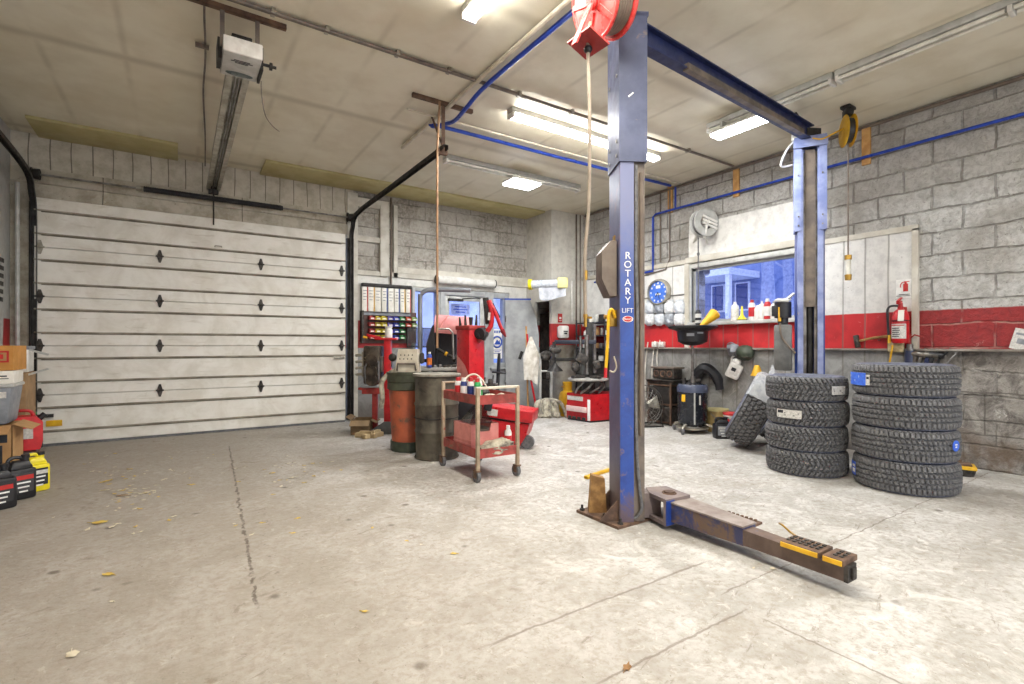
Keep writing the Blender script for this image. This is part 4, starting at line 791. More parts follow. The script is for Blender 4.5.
def az(P, x): 
    d = V((0,0,0)); q = (x-512)/FX; r = V((SN+q*CS, CS-q*SN, 0)); return r
def ang_on(P, R_, x):            # angle on a tire of radius R_ at P that shows at column x
    r = az(P, x).normalized(); bq = r.dot(V((P.x,P.y,0))); c = P.x**2+P.y**2-R_**2; t = bq-math.sqrt(max(bq*bq-c, 0)); h = r*t-V((P.x,P.y,0)); return math.atan2(h.y, h.x) % (2*PI)
proto = {}
def put_tire(kind, mb, loc, rotz, label, group, rot=None):
    if kind not in proto:
        o = build('tire', mb, [MT['rubber'], MT['sidewall']], None, loc); proto[kind] = o
    else:
        o = proto[kind].copy(); C.objects.link(o); o.location = loc
    o.rotation_euler = (0, 0, rotz) if rot is None else rot; ORG[o.name] = V(loc)
    return tag(o, label, 'tire', group)
names = ('bottom','second from the bottom','second from the top','topmost')
WM = [(.08,.55,.60,.85),(.08,.8,.35,.45),(.08,.7,.15,.25)]
hs_ = (.222,.235,.215,.222); z = 0
for i in range(4):
    p = V((SP.x+(0,-.006,.004,-.006)[i], SP.y+(0,.004,-.004,.0)[i], .119+.2375*i))
    o = put_tire('t', TT, p, 0, ('bottom tire of the shorter stack, in front of the far lift post','tire of the shorter stack resting directly on its bottom tire','second tire from the top of the shorter stack, pale label at its left','topmost tire of the shorter stack, pale label near its right edge')[i], 'tires in the shorter stack')
    if i == 3: sticker(o, .360, ang_on(SP,.36,832), ang_on(SP,.36,845.3), -.045, .035, MT['labelw'], [(.1,.9,.62,.72),(.1,.6,.4,.5),(.1,.75,.2,.26)], MT['ink'])
    if i == 2: sticker(o, .360, ang_on(SP,.36,776.5), ang_on(SP,.36,801), -.045, .035, MT['labelw'], [(.05,.30,.55,.9),(.35,.9,.55,.65),(.35,.75,.3,.38),(.05,.95,.12,.18)], MT['ink'])
for i in range(4):
    p = V((SR.x+(.0,-.01,-.012,-.012)[i], SR.y+(0,.004,-.002,.004)[i], .136+.2715*i))
    o = put_tire('h', TH, p, 0, ('bottom tire of the taller stack, blue sticker at its left edge','tire of the taller stack with a round blue sticker at its right edge','plain tire of the taller stack just below its top tire','topmost tire of the taller stack, wide blue sticker')[i], 'tires in the taller stack')
    if i == 3:
        sticker(o, .385, ang_on(SR,.385,849.5), ang_on(SR,.385,867), -.055, .055, MT['label'], [(.15,.75,.60,.78),(.15,.55,.3,.42)], MT['inkwhite']); sticker(o, .385, ang_on(SR,.385,867), ang_on(SR,.385,871), -.05, .04, MT['labelw'], [(.2,.8,.6,.8)], MT['ink'])
    if i == 0: sticker(o, .385, ang_on(SR,.385,849), ang_on(SR,.385,856), -.06, .06, MT['label'], [(.5,.95,.2,.5),(.5,.95,.6,.8)], MT['inkwhite'])
    if i == 1:
        a = ang_on(SR,.385,956.5); b = MB(); n_ = V((math.cos(a),math.sin(a),0)); b.lathe([(0,0),(.045,0),(.045,.003),(0,.003)], n_*.387+V((0,0,.02)), frame(n_), 24); s_ = build('round_sticker', b, MT['label'], o)
        b = MB(); tg = V((-math.sin(a),math.cos(a),0)); b.box(n_*.391+V((0,0,.03)), (.002,.03,.012), frame(n_).to_4x4() if False else Matrix((n_,tg,V((0,0,1)))).transposed()); b.box(n_*.391+V((0,0,.01)), (.002,.02,.012), Matrix((n_,tg,V((0,0,1)))).transposed()); build('sticker_print', b, MT['inkwhite'], s_)
# two tires leaning against the far lift post
Rd = V((CS,-SN,0)); Fd = V((SN,CS,0))
def lean(px, py, d0, R_, W, tilt, turn):
    base = ray(px, 345, d0); base.z = 0; ti = math.radians(tilt); tu = math.radians(turn)
    side = (Rd*math.cos(tu)+Fd*math.sin(tu)); along = (Fd*math.cos(tu)-Rd*math.sin(tu))
    axis = side*math.cos(ti)-V((0,0,1))*math.sin(ti); up = V((0,0,1))*math.cos(ti)+side*math.sin(ti)
    c = base+up*R_+V((0,0,W*.40*math.sin(ti)))
    return c, Matrix((along, up, axis)).transposed() if along.cross(up).dot(axis) > 0 else Matrix((-along, up, axis)).transposed()
c, M3 = lean(735,450,6.2,.445,.330,27,-27); put_tire('m', TM, c, 0, 'chunky treaded tire leaning towards the shorter stack with a plastic bag over its top', None, M3.to_euler()); tire1 = (c, M3)
c, M3 = lean(768,452,6.35,.385,.272,27,-27); put_tire('h', TH, c, 0, 'tire leaning behind the chunky treaded tire, mostly hidden by the shorter stack', None, M3.to_euler())
c, M3 = tire1; b = MB(); rg = random.Random(4); vs = []; fs = []; nu, nv2 = 22, 12
for i in range(nu+1):
    a = math.radians(24+132*i/nu)
    for j in range(nv2+1):
        t = -1+2*j/nv2; r = (.462 if abs(t) < .75 else .462-(abs(t)-.75)*.55)+rg.uniform(-.005,.016); vs.append(c+M3@V((r*math.cos(a), r*math.sin(a), max(-.8,min(.8,t))*.205)))
for i in range(nu):
    for j in range(nv2): k = i*(nv2+1)+j; fs.append((k, k+1, k+nv2+2, k+nv2+1))
b.add(vs, fs); top = c+M3@V((0,.46,0)); b.tube([top, top+V((.02,.0,.08)), top+V((.03,.02,.14))], [.05,.03,.012], 8, n=3)
solo('plastic_bag', b, MT['bag'], 'wrinkled clear plastic bag draped over the leaning chunky tire', 'plastic bag', tuple(c), world=True)
# ================================================================ helpers for small goods
Z3 = lambda x, y, z: V((x, y, z))
def at(x, d, z=0.0): p = ray(x, 345, d); p.z = z; return p
VIEW = -33.5                                  # turned to face the camera's axis
def jug(name, loc, rz, m, label, h, w, d, cap, lab, stripe, group=None):
    t = thing(name, label, 'jug', loc, rz, group); b = MB()
    b.box((0,0,h*.36), (w,d,h*.72), bev=.022); b.box((0,0,h*.80), (w*.9,d*.85,h*.20), bev=.02, taper=(.62,.7)); b.cyl((w*.22,0,h*.86), (w*.22,0,h*.95), .024)
    build('body', b, m, t); build('handle', MB().tube([(-w*.36,0,h*.70),(-w*.40,0,h*.88),(-w*.28,0,h*.97),(.0,0,h*.97),(w*.16,0,h*.90)], .014, 8, n=4), m, t)
    build('cap', MB().cyl((w*.22,0,h*.94), (w*.22,0,h*1.02), .028), cap, t)
    lb = build('label', MB().box((0,-d/2-.001,h*.40), (w*.72,.003,h*.44)), lab, t)
    build('label_print', MB().box((0,-d/2-.003,h*.52), (w*.70,.002,h*.10)), stripe, lb); b = MB()
    for k in range(3): b.box((0,-d/2-.003,h*.40-.035*k), (w*(.5-.1*k),.002,.012))
    build('label_text', b, MT['inkwhite'] if lab is not MT['labelw'] else MT['ink'], lb); return t
def bottle(name, loc, r, h, m, capm, label, cat='bottle', band=None, group=None, neck=.35, caph=.12):
    t = thing(name, label, cat, loc, rnd.uniform(0,90), group)
    build('body', MB().lathe([(0,0),(r*.94,0),(r,.008),(r,h*.72),(r*.85,h*.80),(r*neck,h*.88),(r*neck,h*(1-caph)),(0,h*(1-caph))], seg=18), m, t)
    build('cap', MB().cyl((0,0,h*(1-caph)-.004), (0,0,h), r*neck*1.25, r*neck*1.05, 14), capm, t)
    if band: build('label', MB().lathe([(r+.0006,h*.16),(r+.0012,h*.16),(r+.0012,h*.62),(r+.0006,h*.62)], seg=18, closed=True), band, t)
    return t
def spray(loc, m, capm, label, band=None, r=.033, h=.21):
    return bottle('spray_can', loc, r, h, m, capm, label, 'spray can', band, 'spray cans on the cart', .62, .16)
def carton(loc, rz, size, label, m=None, open_=False, tape=True, cat='box', name='cardboard_box', marks=()):
    x, y, z = size; t = thing(name, label, cat, loc, rz); b = MB(); m = m or MT['card']
    if open_:
        w = .006
        for c_, s_ in (((0,0,w/2),(x,y,w)),((x/2-w/2,0,z/2),(w,y,z)),((-x/2+w/2,0,z/2),(w,y,z)),((0,y/2-w/2,z/2),(x,w,z)),((0,-y/2+w/2,z/2),(x,w,z))): b.box(c_, s_)
        build('body', b, m, t)
        build('flap', MB().box((0,-y/2-y*.16,z-.03), (x*.96,y*.36,.005), (28,0,0)), m, t); build('flap', MB().box((x/2+x*.15,0,z-.02), (x*.32,y*.95,.005), (0,24,0)), m, t); build('flap', MB().box((-x/2-x*.13,0,z+.03), (x*.32,y*.95,.005), (0,28,0)), m, t)
    else:
        b.box((0,0,z/2), size, bev=.004); build('body', b, m, t)
        if tape: build('tape', MB().box((0,0,z+.0008), (.05,y*1.0,.0016)), MT['tan'], t)
    if marks:
        b = MB()
        for (u, v, w_, h_) in marks: b.box((u*x/2,-y/2-.001,v*z), (w_*x,.002,h_*z))
        build('print', b, MT['ink'], t)
    return t
# ================================================================ goods piled by the left wall
jug('oil_jug', (-1.03,5.83,0), 35, MT['lemon'], 'bright yellow jug on the floor at the end of the row of jugs', .325,.165,.12, MT['black'], MT['ink'], MT['labelw'])
jug('oil_jug', (-1.09,5.62,0), 32, MT['black'], 'black jug with a broad red label, between the yellow jug and another black one', .345,.18,.14, MT['black'], mat('charcoal label',(62,62,64),.5), MT['inkred'])
jug('oil_jug', (-1.165,5.34,0), 32, MT['black'], 'black jug with a small red label, nearest the left edge', .33,.21,.14, MT['black'], mat('dark label',(48,48,50),.5), MT['inkred'])
jug('oil_jug', (-1.215,5.08,0), 40, MT['grey'], 'grey jug in front of the black jugs, cut by the left edge', .30,.20,.14, MT['black'], MT['labelw'], MT['inkred'])
carton((-1.405,6.15,0), 0, (.41,.36,.56), 'tall brown carton with black lettering standing behind the black jugs', open_=True, marks=((.55,.80,.3,.12),(.62,.45,.08,.5),(.35,.3,.05,.4)))
t = thing('storage_bin', 'grey plastic tub with a lid standing on the brown carton by the left wall', 'tub', (-1.405,6.17,.565), 0)
build('body', MB().box((0,0,.165), (.33,.34,.33), bev=.02, taper=(1.22,1.12)), MT['grey'], t); build('rim', MB().box((0,0,.335), (.42,.40,.03), bev=.01), MT['lgrey'], t); build('label', MB().box((.13,-.188,.26), (.07,.004,.06), (-6,0,0)), MT['labelw'], t)
carton((-1.42,6.17,.917), 2, (.44,.38,.11), 'flat white carton lying on the grey tub by the left wall', MT['paper'], marks=((.6,.6,.2,.1),(.6,.4,.25,.06)))
t = carton((-1.40,6.18,1.03), -3, (.42,.36,.215), 'orange brown carton on top of the flat white one by the left wall', mat('orange carton',(198,142,72),.8,0,(182,128,62)))
b = MB(); b.box((.12,-.182,.12), (.13,.002,.10)); build('logo_square', b, MT['inkred'], t); b = MB(); b.box((.12,-.184,.12), (.10,.002,.07)); build('logo_inset', b, MT['card'], t); b = MB(); b.box((.12,-.186,.12), (.06,.002,.04)); build('logo_bar', b, MT['inkred'], t)
carton((-1.47,7.0,0), 0, (.40,.42,.975), 'tall plain carton against the left wall below a small white appliance', mat('dusty carton',(158,128,92),.85))
t = thing('white_appliance', 'small white appliance box with a grey handle top near the left wall', 'appliance', (-1.40,6.98,.978), 0)
build('body', MB().box((0,0,.115), (.27,.26,.23), bev=.012), MT['white'], t); build('top', MB().box((0,0,.245), (.29,.28,.035), bev=.01), MT['grey'], t); build('slot', MB().bx((-.02,-.134,.02), (.06,-.128,.09)), MT['card'], t); build('print', MB().bx((-.08,-.132,.15), (.0,-.129,.165)), MT['ink'], t); build('spout', MB().box((.20,-.06,.20), (.16,.04,.02), (0,20,0)).box((.20,-.06,.0), (.16,.04,.02), (0,-20,0)), MT['lgrey'], t)
b = MB(); b.box((0,0,.25), (.17,.012,.50)); t = thing('pegboard', 'brown perforated board leaning beside the garage door track', 'board', (-1.405,7.45,.455), 0); build('panel', b, MT['card'], t); b = MB(); [b.cyl((-.06+.04*(i%4)+(i//4%2)*.012, -.0075, .06+.05*(i//4)), (-.06+.04*(i%4)+(i//4%2)*.012, -.0055, .06+.05*(i//4)), .0065, seg=8) for i in range(34) if (i*7)%5]; build('holes', b, MT['black'], t)
carton((-1.41,7.42,0), 0, (.22,.30,.452), 'low brown carton under the perforated board by the garage door track', mat('dark carton',(128,100,72),.85))
solo('green_trigger', MB().box((0,0,.03), (.06,.04,.05), bev=.012).box((.05,0,.045), (.07,.03,.025), bev=.008).tube([(0,0,.03),(0,-.03,-.03)], .014), MT['green'], 'green plastic trigger nozzle beside the red fuel can', 'nozzle', (-1.36,7.30,.475))
t = thing('charger_case', 'black toolbox case on the floor under the red fuel can', 'case', (-1.29,6.62,0), 8); build('body', MB().box((0,0,.12), (.30,.34,.24), bev=.02, taper=(.88,.9)), MT['black'], t); build('handle', MB().tube([(-.08,-.17,.12),(-.08,-.21,.13),(.08,-.21,.13),(.08,-.17,.12)], .012), MT['dark'], t)
t = thing('fuel_can', 'red plastic fuel can perched on the black case by the garage door', 'fuel can', (-1.27,6.62,.245), 12)
b = MB(); b.prism([(-.14,0),(.13,0),(.15,.08),(.15,.26),(.10,.32),(-.05,.32),(-.15,.24)], .20, (0,.10,0), (90,0,0)); build('body', b, mat('red fuel can plastic',(214,40,44),.4,0,(190,30,36)), t)
build('handle', MB().tube([(-.11,0,.26),(-.10,0,.36),(.05,0,.37),(.09,0,.31)], .015, 8, n=4), mat('red handle plastic',(190,30,36),.4), t); build('cap', MB().cyl((.12,0,.28), (.17,0,.33), .026), MT['black'], t); build('label', MB().box((.02,-.102,.16), (.12,.003,.10)), MT['labelw'], t)
t = thing('measuring_strip', 'grey and black banded strip of sheet hanging on the left wall', 'sheet', (XL-.002,7.93,1.22)); b = MB(); b.prism([(-.10,0),(.10,.0),(.16,.75),(.20,1.10),(.08,1.12),(-.12,.7)], .008, (0,0,0), Matrix(((0,0,1),(1,0,0),(0,1,0)))); build('sheet', b, MT['lgrey'], t); b = MB(); [b.box((.010,.02+.05*k/6,.55+.09*k), (.004,.15,.05)) for k in range(6)]; build('bands', b, MT['dark'], t)
solo('yellow_tool', MB().tube([(0,0,.008),(.025,.0,.025),(.05,.01,.008)], .007, 8, n=4), MT['lemon'], 'bent yellow bit of plastic on the floor before the black jugs', 'plastic bit', tuple(flo(5,508)))
# ================================================================ back wall right of the garage door
dr_ = thing('document_rack', 'grey wall rack of white document folders above the coloured bins', 'document rack', tuple(gw(387,300,8.28)))
p0, p1 = gw(362,311,8.30), gw(411,289,8.30); w_ = p1.x-p0.x; hh = p1.z-p0.z
build('back_panel', MB().bx((p0.x,8.33,p0.z-.06), (p1.x,8.379,p1.z+.05)), MT['grey'], dr_, world=True); build('header', MB().bx((p0.x,8.26,p1.z+.0), (p1.x,8.34,p1.z+.05), bev=.006), MT['dark'], dr_, world=True)
for k, (a, c) in enumerate(((0,.11),(.12,.24),(.25,.37),(.39,.50),(.52,.63),(.65,.75),(.77,.87),(.89,.99))): 
    pg = build('folder', MB().bx((p0.x+a*w_,8.29,p0.z), (p0.x+c*w_,8.33,p1.z-.01), bev=.004), MT['paper'], dr_, world=True); b = MB(); [b.bx((p0.x+(a+.02)*w_,8.286,p1.z-.08-.05*i), (p0.x+(c-.02-.02*(i%2))*w_,8.290,p1.z-.07-.05*i)) for i in range(4)]; build('print', b, MT['grey'], pg, world=True)
    build('spine', MB().bx((p0.x+c*w_-.012,8.284,p0.z), (p0.x+c*w_,8.30,p1.z-.012)), (MT['inkred'],MT['yellow'],MT['paper'],MT['inkblue'],MT['paper'],MT['inkblue'],MT['yellow'],MT['inkred'])[k], pg, world=True)
br = thing('bin_rack', 'brown louvred panel holding the small coloured bins', 'bin rack', tuple(gw(387,330,8.34)))
q0, q1 = gw(362,342,8.36), gw(416,314,8.36); b = MB(); b.bx((q0.x,8.345,q0.z-.02), (q1.x,8.379,q1.z+.02)); build('panel', b, mat('brown louvred panel',(92,66,60),.6), br, world=True); build('side_rail', MB().bx((q0.x-.03,8.26,q0.z-.02), (q0.x,8.379,q1.z+.02)), MT['iron'], br, world=True)
def bin_proto(m):
    w, d, h = .092, .10, .066; b = MB(); s = .004
    b.add([(-w/2,d/2,0),(w/2,d/2,0),(w/2,-d/2,0),(-w/2,-d/2,0),(-w/2,d/2,h),(w/2,d/2,h),(w/2,-d/2,h*.55),(-w/2,-d/2,h*.55),(w/2,-d*.15,h),(-w/2,-d*.15,h)], [(0,1,2,3),(0,4,5,1),(3,2,6,7),(1,5,8,6,2),(0,3,7,9,4)])
    b.add([(-w/2+s,d/2-s,s),(w/2-s,d/2-s,s),(w/2-s,-d/2+s,s),(-w/2+s,-d/2+s,s),(-w/2+s,d/2-s,h),(w/2-s,d/2-s,h),(w/2-s,-d/2+s,h*.55),(-w/2+s,-d/2+s,h*.55),(w/2-s,-d*.15,h),(-w/2+s,-d*.15,h)], [(3,2,1,0),(1,5,4,0),(7,6,2,3),(2,6,8,5,1),(4,9,7,3,0)])
    return b, MB().box((0,-d/2-.002,h*.28), (w*.6,.004,h*.32)), MB().box((0,.01,h*.45), (w*.8,d*.6,h*.5), bev=.01)
cols = {'red':(196,52,50),'yellow':(228,206,44),'blue':(58,76,190),'purple':(112,96,190),'green':(62,160,84),'orange':(214,70,40),'pale green':(168,200,120)}
BM = {k: mat(k+' bin plastic', v, .4) for k, v in cols.items()}
rows = (('red','yellow','yellow','purple','blue','green','orange','pale green'),('red','yellow','yellow','purple','blue','green','orange','pale green'),('red','yellow','yellow','purple','blue','green'),('red','yellow','yellow','purple','blue','green'))
rn = ('top','second','third','bottom'); cn_ = ('first','second','third','fourth','fifth','sixth','seventh','last'); pb = {}
for i, row in enumerate(rows):
    for j, c in enumerate(row):
        loc = (gw(371.5+6.05*j,345,8.29).x, 8.29, gw(390,320.2+6.25*i,8.29).z-.0)
        lb = '%s bin, %s from the left in the %s row of the bin rack' % (c, cn_[j], rn[i])
        if c not in pb:
            a, f, g = bin_proto(BM[c]); t = thing('parts_bin', lb, 'bin', loc, 0, 'coloured parts bins'); build('bin_shell', a, BM[c], t); build('label_card', f, MT['paper'], t); build('contents', g, MT['dark'], t); pb[c] = t
        else: dup(pb[c], loc, 0, lb)
p0, p1 = gw(407,347,8.26), gw(432,328,8.26); t = thing('display_sheet', 'clear grey plastic sheet hung beside the coloured bins below the window', 'panel', (p0.x,8.27,p0.z)); build('sheet', MB().bx((p0.x,8.262,p0.z), (p1.x,8.268,p1.z)), MT['clear'], t, world=True); b = MB(); [b.bx(a, c) for a, c in (((p0.x,8.25,p0.z-.01),(p1.x,8.28,p0.z+.012)),((p0.x,8.25,p1.z-.012),(p1.x,8.28,p1.z)),((p0.x,8.25,p0.z),(p0.x+.012,8.28,p1.z)),((p1.x-.012,8.25,p0.z),(p1.x,8.28,p1.z)))]; build('edge', b, MT['dark'], t, world=True); build('bracket', MB().bx((p0.x+.05,8.27,p1.z-.06), (p0.x+.09,8.379,p1.z-.03)), MT['dark'], t, world=True)
a, c = gw(437,282,8.28), gw(494,281.5,8.28); t = thing('white_roll', 'long white tube mounted above the entrance door', 'tube', tuple(a)); c.z = a.z = 2.43; build('tube', MB().cyl(a, c, .075, seg=24), MT['white'], t, world=True); build('end_cap', MB().cyl(a-V((.02,0,0)), a, .078, seg=24), MT['dark'], t, world=True); build('end_cap', MB().cyl(c, c+V((.02,0,0)), .078, seg=24), MT['dark'], t, world=True); build('bracket', MB().bx((a.x+.3,8.28,2.41), (a.x+.34,8.342,2.45)).bx((c.x-.3,8.28,2.41), (c.x-.26,8.342,2.45)), MT['lgrey'], t, world=True)
# engine stand
es = at(388,7.13); st = thing('engine_stand', 'bright red stand with a tall post holding a grimy engine', 'stand', tuple(es), VIEW)
build('post', MB().box((0,0,.70), (.095,.095,1.26), bev=.006), MT['red'], st); build('head_plate', MB().box((-.02,0,1.335), (.30,.14,.03), bev=.005).box((-.20,0,1.37), (.20,.05,.04), (0,12,0), bev=.005), MT['red'], st); build('yellow_tip', MB().box((-.32,0,1.36), (.06,.05,.03), (0,12,0), bev=.004), MT['yellow'], st)
build('support_arm', MB().box((-.19,0,.60), (.34,.09,.085), bev=.006).box((-.36,0,.625), (.10,.10,.03), (0,12,0)), MT['redold'], st); build('rear_leg', MB().box((-.20,.06,.31), (.07,.07,.56), bev=.005), MT['redold'], st)
build('base_foot', MB().prism([(-.26,0),(.26,0),(.26,.04),(.04,.17),(-.04,.17),(-.26,.03)], .16, (0,.08,0), (90,0,0)), mat('grey checker foot',(112,116,116),.5,.3), st); build('base_rail', MB().box((.0,.22,.05), (.09,.5,.08)).box((-.2,.30,.03), (.5,.08,.06)), MT['redold'], st); build('caster', MB().cyl((-.2,-.10,.035), (-.2,-.06,.035), .035), MT['rubber'], st); build('red_block', MB().box((.20,-.12,.05), (.12,.06,.09), bev=.01), MT['red'], st)
en = thing('engine', 'greasy dark engine block bolted to the red stand', 'engine', tuple(es+V((0,0,.64))), VIEW); ME = mat('greasy engine metal',(88,78,66),.5,.5,(50,44,40),10,bump=.4,dirt=(140,124,98),dirt_at=.6)
build('block', MB().box((-.20,.0,.33), (.24,.26,.54), bev=.03), ME, en); b = MB()
for z in (.12,.24,.40): b.cyl((-.18,-.13,z), (-.18,-.20,z), .085 if z < .3 else .07, .08, 18)
build('pulley', b, ME, en); b = MB(); [b.tube([(-.30,-.05,.46-.09*k),(-.38,-.06,.47-.09*k),(-.44,-.06,.46-.09*k)], .020) for k in range(4)]; b.box((-.33,-.02,.34), (.05,.10,.36), bev=.01); build('manifold', b, MT['galv'], en)
b = MB(); b.tube([(-.10,-.15,.10),(-.27,-.16,.08),(-.28,-.17,.30),(-.22,-.17,.42),(-.09,-.16,.38),(-.09,-.16,.12)], .014, 6, cyc=True); build('belt', b, MT['rubber'], en); build('mounting_flange', MB().box((-.065,0,.34), (.03,.20,.22)).box((.06,-.01,.34), (.02,.05,.08)), MT['steel'], en)
bottle('cup', tuple(es+V((.01,0,1.352))), .052, .16, MT['white'], MT['white'], 'white paper cup on top of the red engine stand', 'cup', None, None, .9, .03)
carton(tuple(at(363,7.15)), -28, (.27,.36,.20), 'shallow brown box of scrap at the foot of the red engine stand', mat('scrap box',(134,112,82),.85), open_=True)
for k, (x, d, rz, l) in enumerate(((366,6.78,-50,'short pale timber offcut in front of the scrap box'),(373,6.80,20,'short pale timber offcut against the grey foot of the engine stand'))): solo('wood_offcut', MB().box((0,0,.03), (.30,.08,.06), bev=.004).box((.02,0,.075), (.2,.06,.03), (0,0,12)), MT['offcut'], l, 'offcut', tuple(at(x,d)), rz)
# ================================================================ barrels, cart and chest
def ribs(r0, r1, h, n=3, e=.010):
    p = [(0,0),(r0,0)]
    for k in range(n): z = h*(k+1)/(n+1); r = r0+(r1-r0)*(k+1)/(n+1); p += [(r,z-.02),(r+e,z-.008),(r+e,z+.008),(r,z+.02)]
    return p+[(r1,h)]
ob = Z3(2.30,5.70,0); t = thing('trash_barrel', 'faded orange red barrel with a dark green rim', 'barrel', tuple(ob))
M_OB = mat('faded orange barrel',(188,98,64),.6,0,(160,82,56),5,dirt=(92,82,66),dirt_at=.55,dirt_w=.12,dscale=5)
build('body', MB().lathe([(0,.06),(.205,.06),(.245,.76),(.0,.76)], seg=40), M_OB, t); b = MB(); b.lathe([(.248,.72),(.262,.73),(.262,.80),(.256,.81),(.264,.82),(.264,.90),(.272,.905),(.272,.93),(.235,.93),(.235,.72)], seg=40, closed=True); b.lathe([(0,.87),(.236,.87),(.236,.89),(0,.89)], seg=40); build('rim_collar', b, mat('dark green collar',(74,78,60),.6,0,(58,60,48)), t); build('dolly', MB().lathe([(0,.0),(.21,.0),(.225,.02),(.225,.12),(.0,.12)], seg=40), MT['olive'], t)
bb = Z3(2.40,5.15,0); t = thing('oil_barrel', 'dark greasy steel barrel with a pale lid beside the orange barrel', 'barrel', tuple(bb))
M_BB = mat('greasy barrel steel',(104,98,84),.55,.1,(70,64,56),4,bump=.2,dirt=(48,44,40),dirt_at=.56,dirt_w=.1,dscale=4)
b = MB(); b.lathe(ribs(.232,.245,.90,2,.008), seg=44); [b.torus((0,0,z), .240, .008, None, 44, 6) for z in (.012,.895)]; build('body', b, M_BB, t)
build('lid', MB().lathe([(0,.90),(.262,.905),(.268,.912),(.268,.928),(.262,.935),(.24,.925),(0,.925)], seg=44), mat('pale lid',(150,146,134),.6,0,(112,106,96),10,dirt=(96,88,78),dirt_at=.6), t)
build('strap', MB().torus((0,0,.45), .244, .006, None, 44, 6).box((.16,-.20,.12), (.05,.03,.06), (0,0,38)), MT['dark'], t)
cb_ = thing('control_box', 'beige box with a handle and punched holes on top of the orange barrel', 'control box', (2.27,5.66,.932), VIEW)
build('body', MB().prism([(-.14,0),(.14,0),(.12,.27),(-.10,.27)], .15, (0,.05,0), (90,0,0)), MT['beige'], cb_); b = MB(); [b.cyl((-.07+.045*k-.01*(j), -.1015, .20-.045*j), (-.07+.045*k-.01*j, -.099, .20-.045*j), .008, seg=10) for k in range(4) for j in range(2)]; build('holes', b, MT['ink'], cb_)
build('handle', MB().tube([(-.11,-.11,.02),(-.10,-.13,.10),(.10,-.13,.10),(.11,-.11,.02)], .012), MT['bronze'], cb_); build('knob', MB().ell((-.19,.0,.17), (.05,.04,.05), 12).box((.16,.0,.16), (.05,.08,.13), bev=.02), MT['dark'], cb_); build('cord_bundle', MB().tube([(-.14,.02,.02),(-.22,-.02,-.02),(-.30,-.06,-.12),(-.29,-.08,-.30),(-.31,-.06,-.42)], .03, 8, n=5), MT['rag'], cb_)
ct = thing('tool_cart', 'worn red two shelf tool cart on casters', 'cart', (2.255,3.97,0), -1); CW, CL = .43, .74; M_CT = mat('worn cart red', (176,76,70), .55, 0, (128,56,50), 7, dirt=(132,104,84), dirt_at=.58, dirt_w=.1); M_LEG = mat('worn cart leg',(178,160,136),.6,.1,(150,130,108),10,dirt=(160,72,60),dirt_at=.6)
for x in (0, CW):
    for y in (0, CL):
        build('leg', MB().box((x,y,.475), (.034,.034,.77), bev=.006), M_LEG, ct); w = build('caster', MB().cyl((x-.016,y+.02,.055), (x+.016,y+.02,.055), .055, seg=20), MT['rubber'], ct); build('caster_fork', MB().box((x,y+.01,.105), (.05,.07,.012)).box((x-.021,y+.015,.075), (.006,.05,.07)).box((x+.021,y+.015,.075), (.006,.05,.07)), MT['rust'], w)
def tray(z, h, name):
    b = MB(); b.bx((0,0,z), (CW,CL,z+.012)); b.bx((0,-.006,z), (CW,.0,z+h)); b.bx((0,CL,z), (CW,CL+.006,z+h)); b.bx((-.006,0,z), (0,CL,z+h)); b.bx((CW,0,z), (CW+.006,CL,z+h)); build(name, b, M_CT, ct)
tray(.705, .085, 'top_tray'); tray(.215, .085, 'lower_tray'); build('front_rail', MB().box((CW/2,0,.855), (CW+.03,.03,.025), bev=.006), mat('worn cream rail',(214,204,184),.5), ct); build('push_handle', MB().tube([(.01,CL,.85),(.01,CL+.05,.86),(CW-.01,CL+.05,.86),(CW-.01,CL,.85)], .012), M_LEG, ct)
cp = lambda x, y, z: Z3(2.255+x, 3.97+y, z)
MC = {k: mat(k+' can paint', v, .35) for k, v in {'white':(222,222,218),'navy':(36,52,110),'red':(190,44,48),'green':(54,158,88)}.items()}
for k, (x, y, m, cm, bd, l) in enumerate(((.07,.52,'white','red','red','white and red spray can, leftmost on the cart top'),(.08,.42,'navy','white','white','navy spray can with a white cap on the cart top'),(.13,.37,'white','red','navy','white spray can with a red cap between the navy and green cans'),(.15,.27,'green','red','white','green spray can, foremost on the cart top'),(.22,.36,'white','white','green','white spray can behind the green one on the cart top'))):
    spray(tuple(cp(x,y,.718)), MC[m], MC[cm], l, MC[bd])
solo('hose_loop', MB().tube([(0,0,.012),(.02,.10,.10),(.10,.18,.20),(.20,.16,.22),(.26,.08,.12),(.24,.0,.015),(.12,-.05,.012),(.0,-.02,.014)], .010, 8, n=6), mat('cream hose',(206,196,176),.5), 'cream hose looping up from the cart top', 'hose', tuple(cp(.13,.45,.718)))
t = thing('funnel_pot', 'dark oil can with a spout on the cart top', 'oil can', tuple(cp(.30,.40,.718))); build('pot', MB().lathe([(0,0),(.055,0),(.06,.06),(.03,.10),(.012,.13),(0,.13)], seg=20), MT['dark'], t); build('spout', MB().tube([(.0,0,.12),(.05,.03,.18),(.08,.04,.20)], .006), MT['steel'], t)
for k, (x, y, r, rz) in enumerate(((.10,.14,(.07,.05,.03),20),(.26,.22,(.06,.06,.03),60),(.33,.12,(.05,.04,.035),0))): solo('rag_wad', MB().ell((0,0,r[2]), r, 14, wob=.25), MT['rag'], ('crumpled rag lying beside the green spray can','crumpled rag in the middle of the cart top','crumpled rag at the front right of the cart top')[k], 'rag', tuple(cp(x,y,.718)), rz)
t = thing('crate', 'faded pink plastic crate on the lower shelf of the cart', 'crate', tuple(cp(.165,.33,.229)), 0)
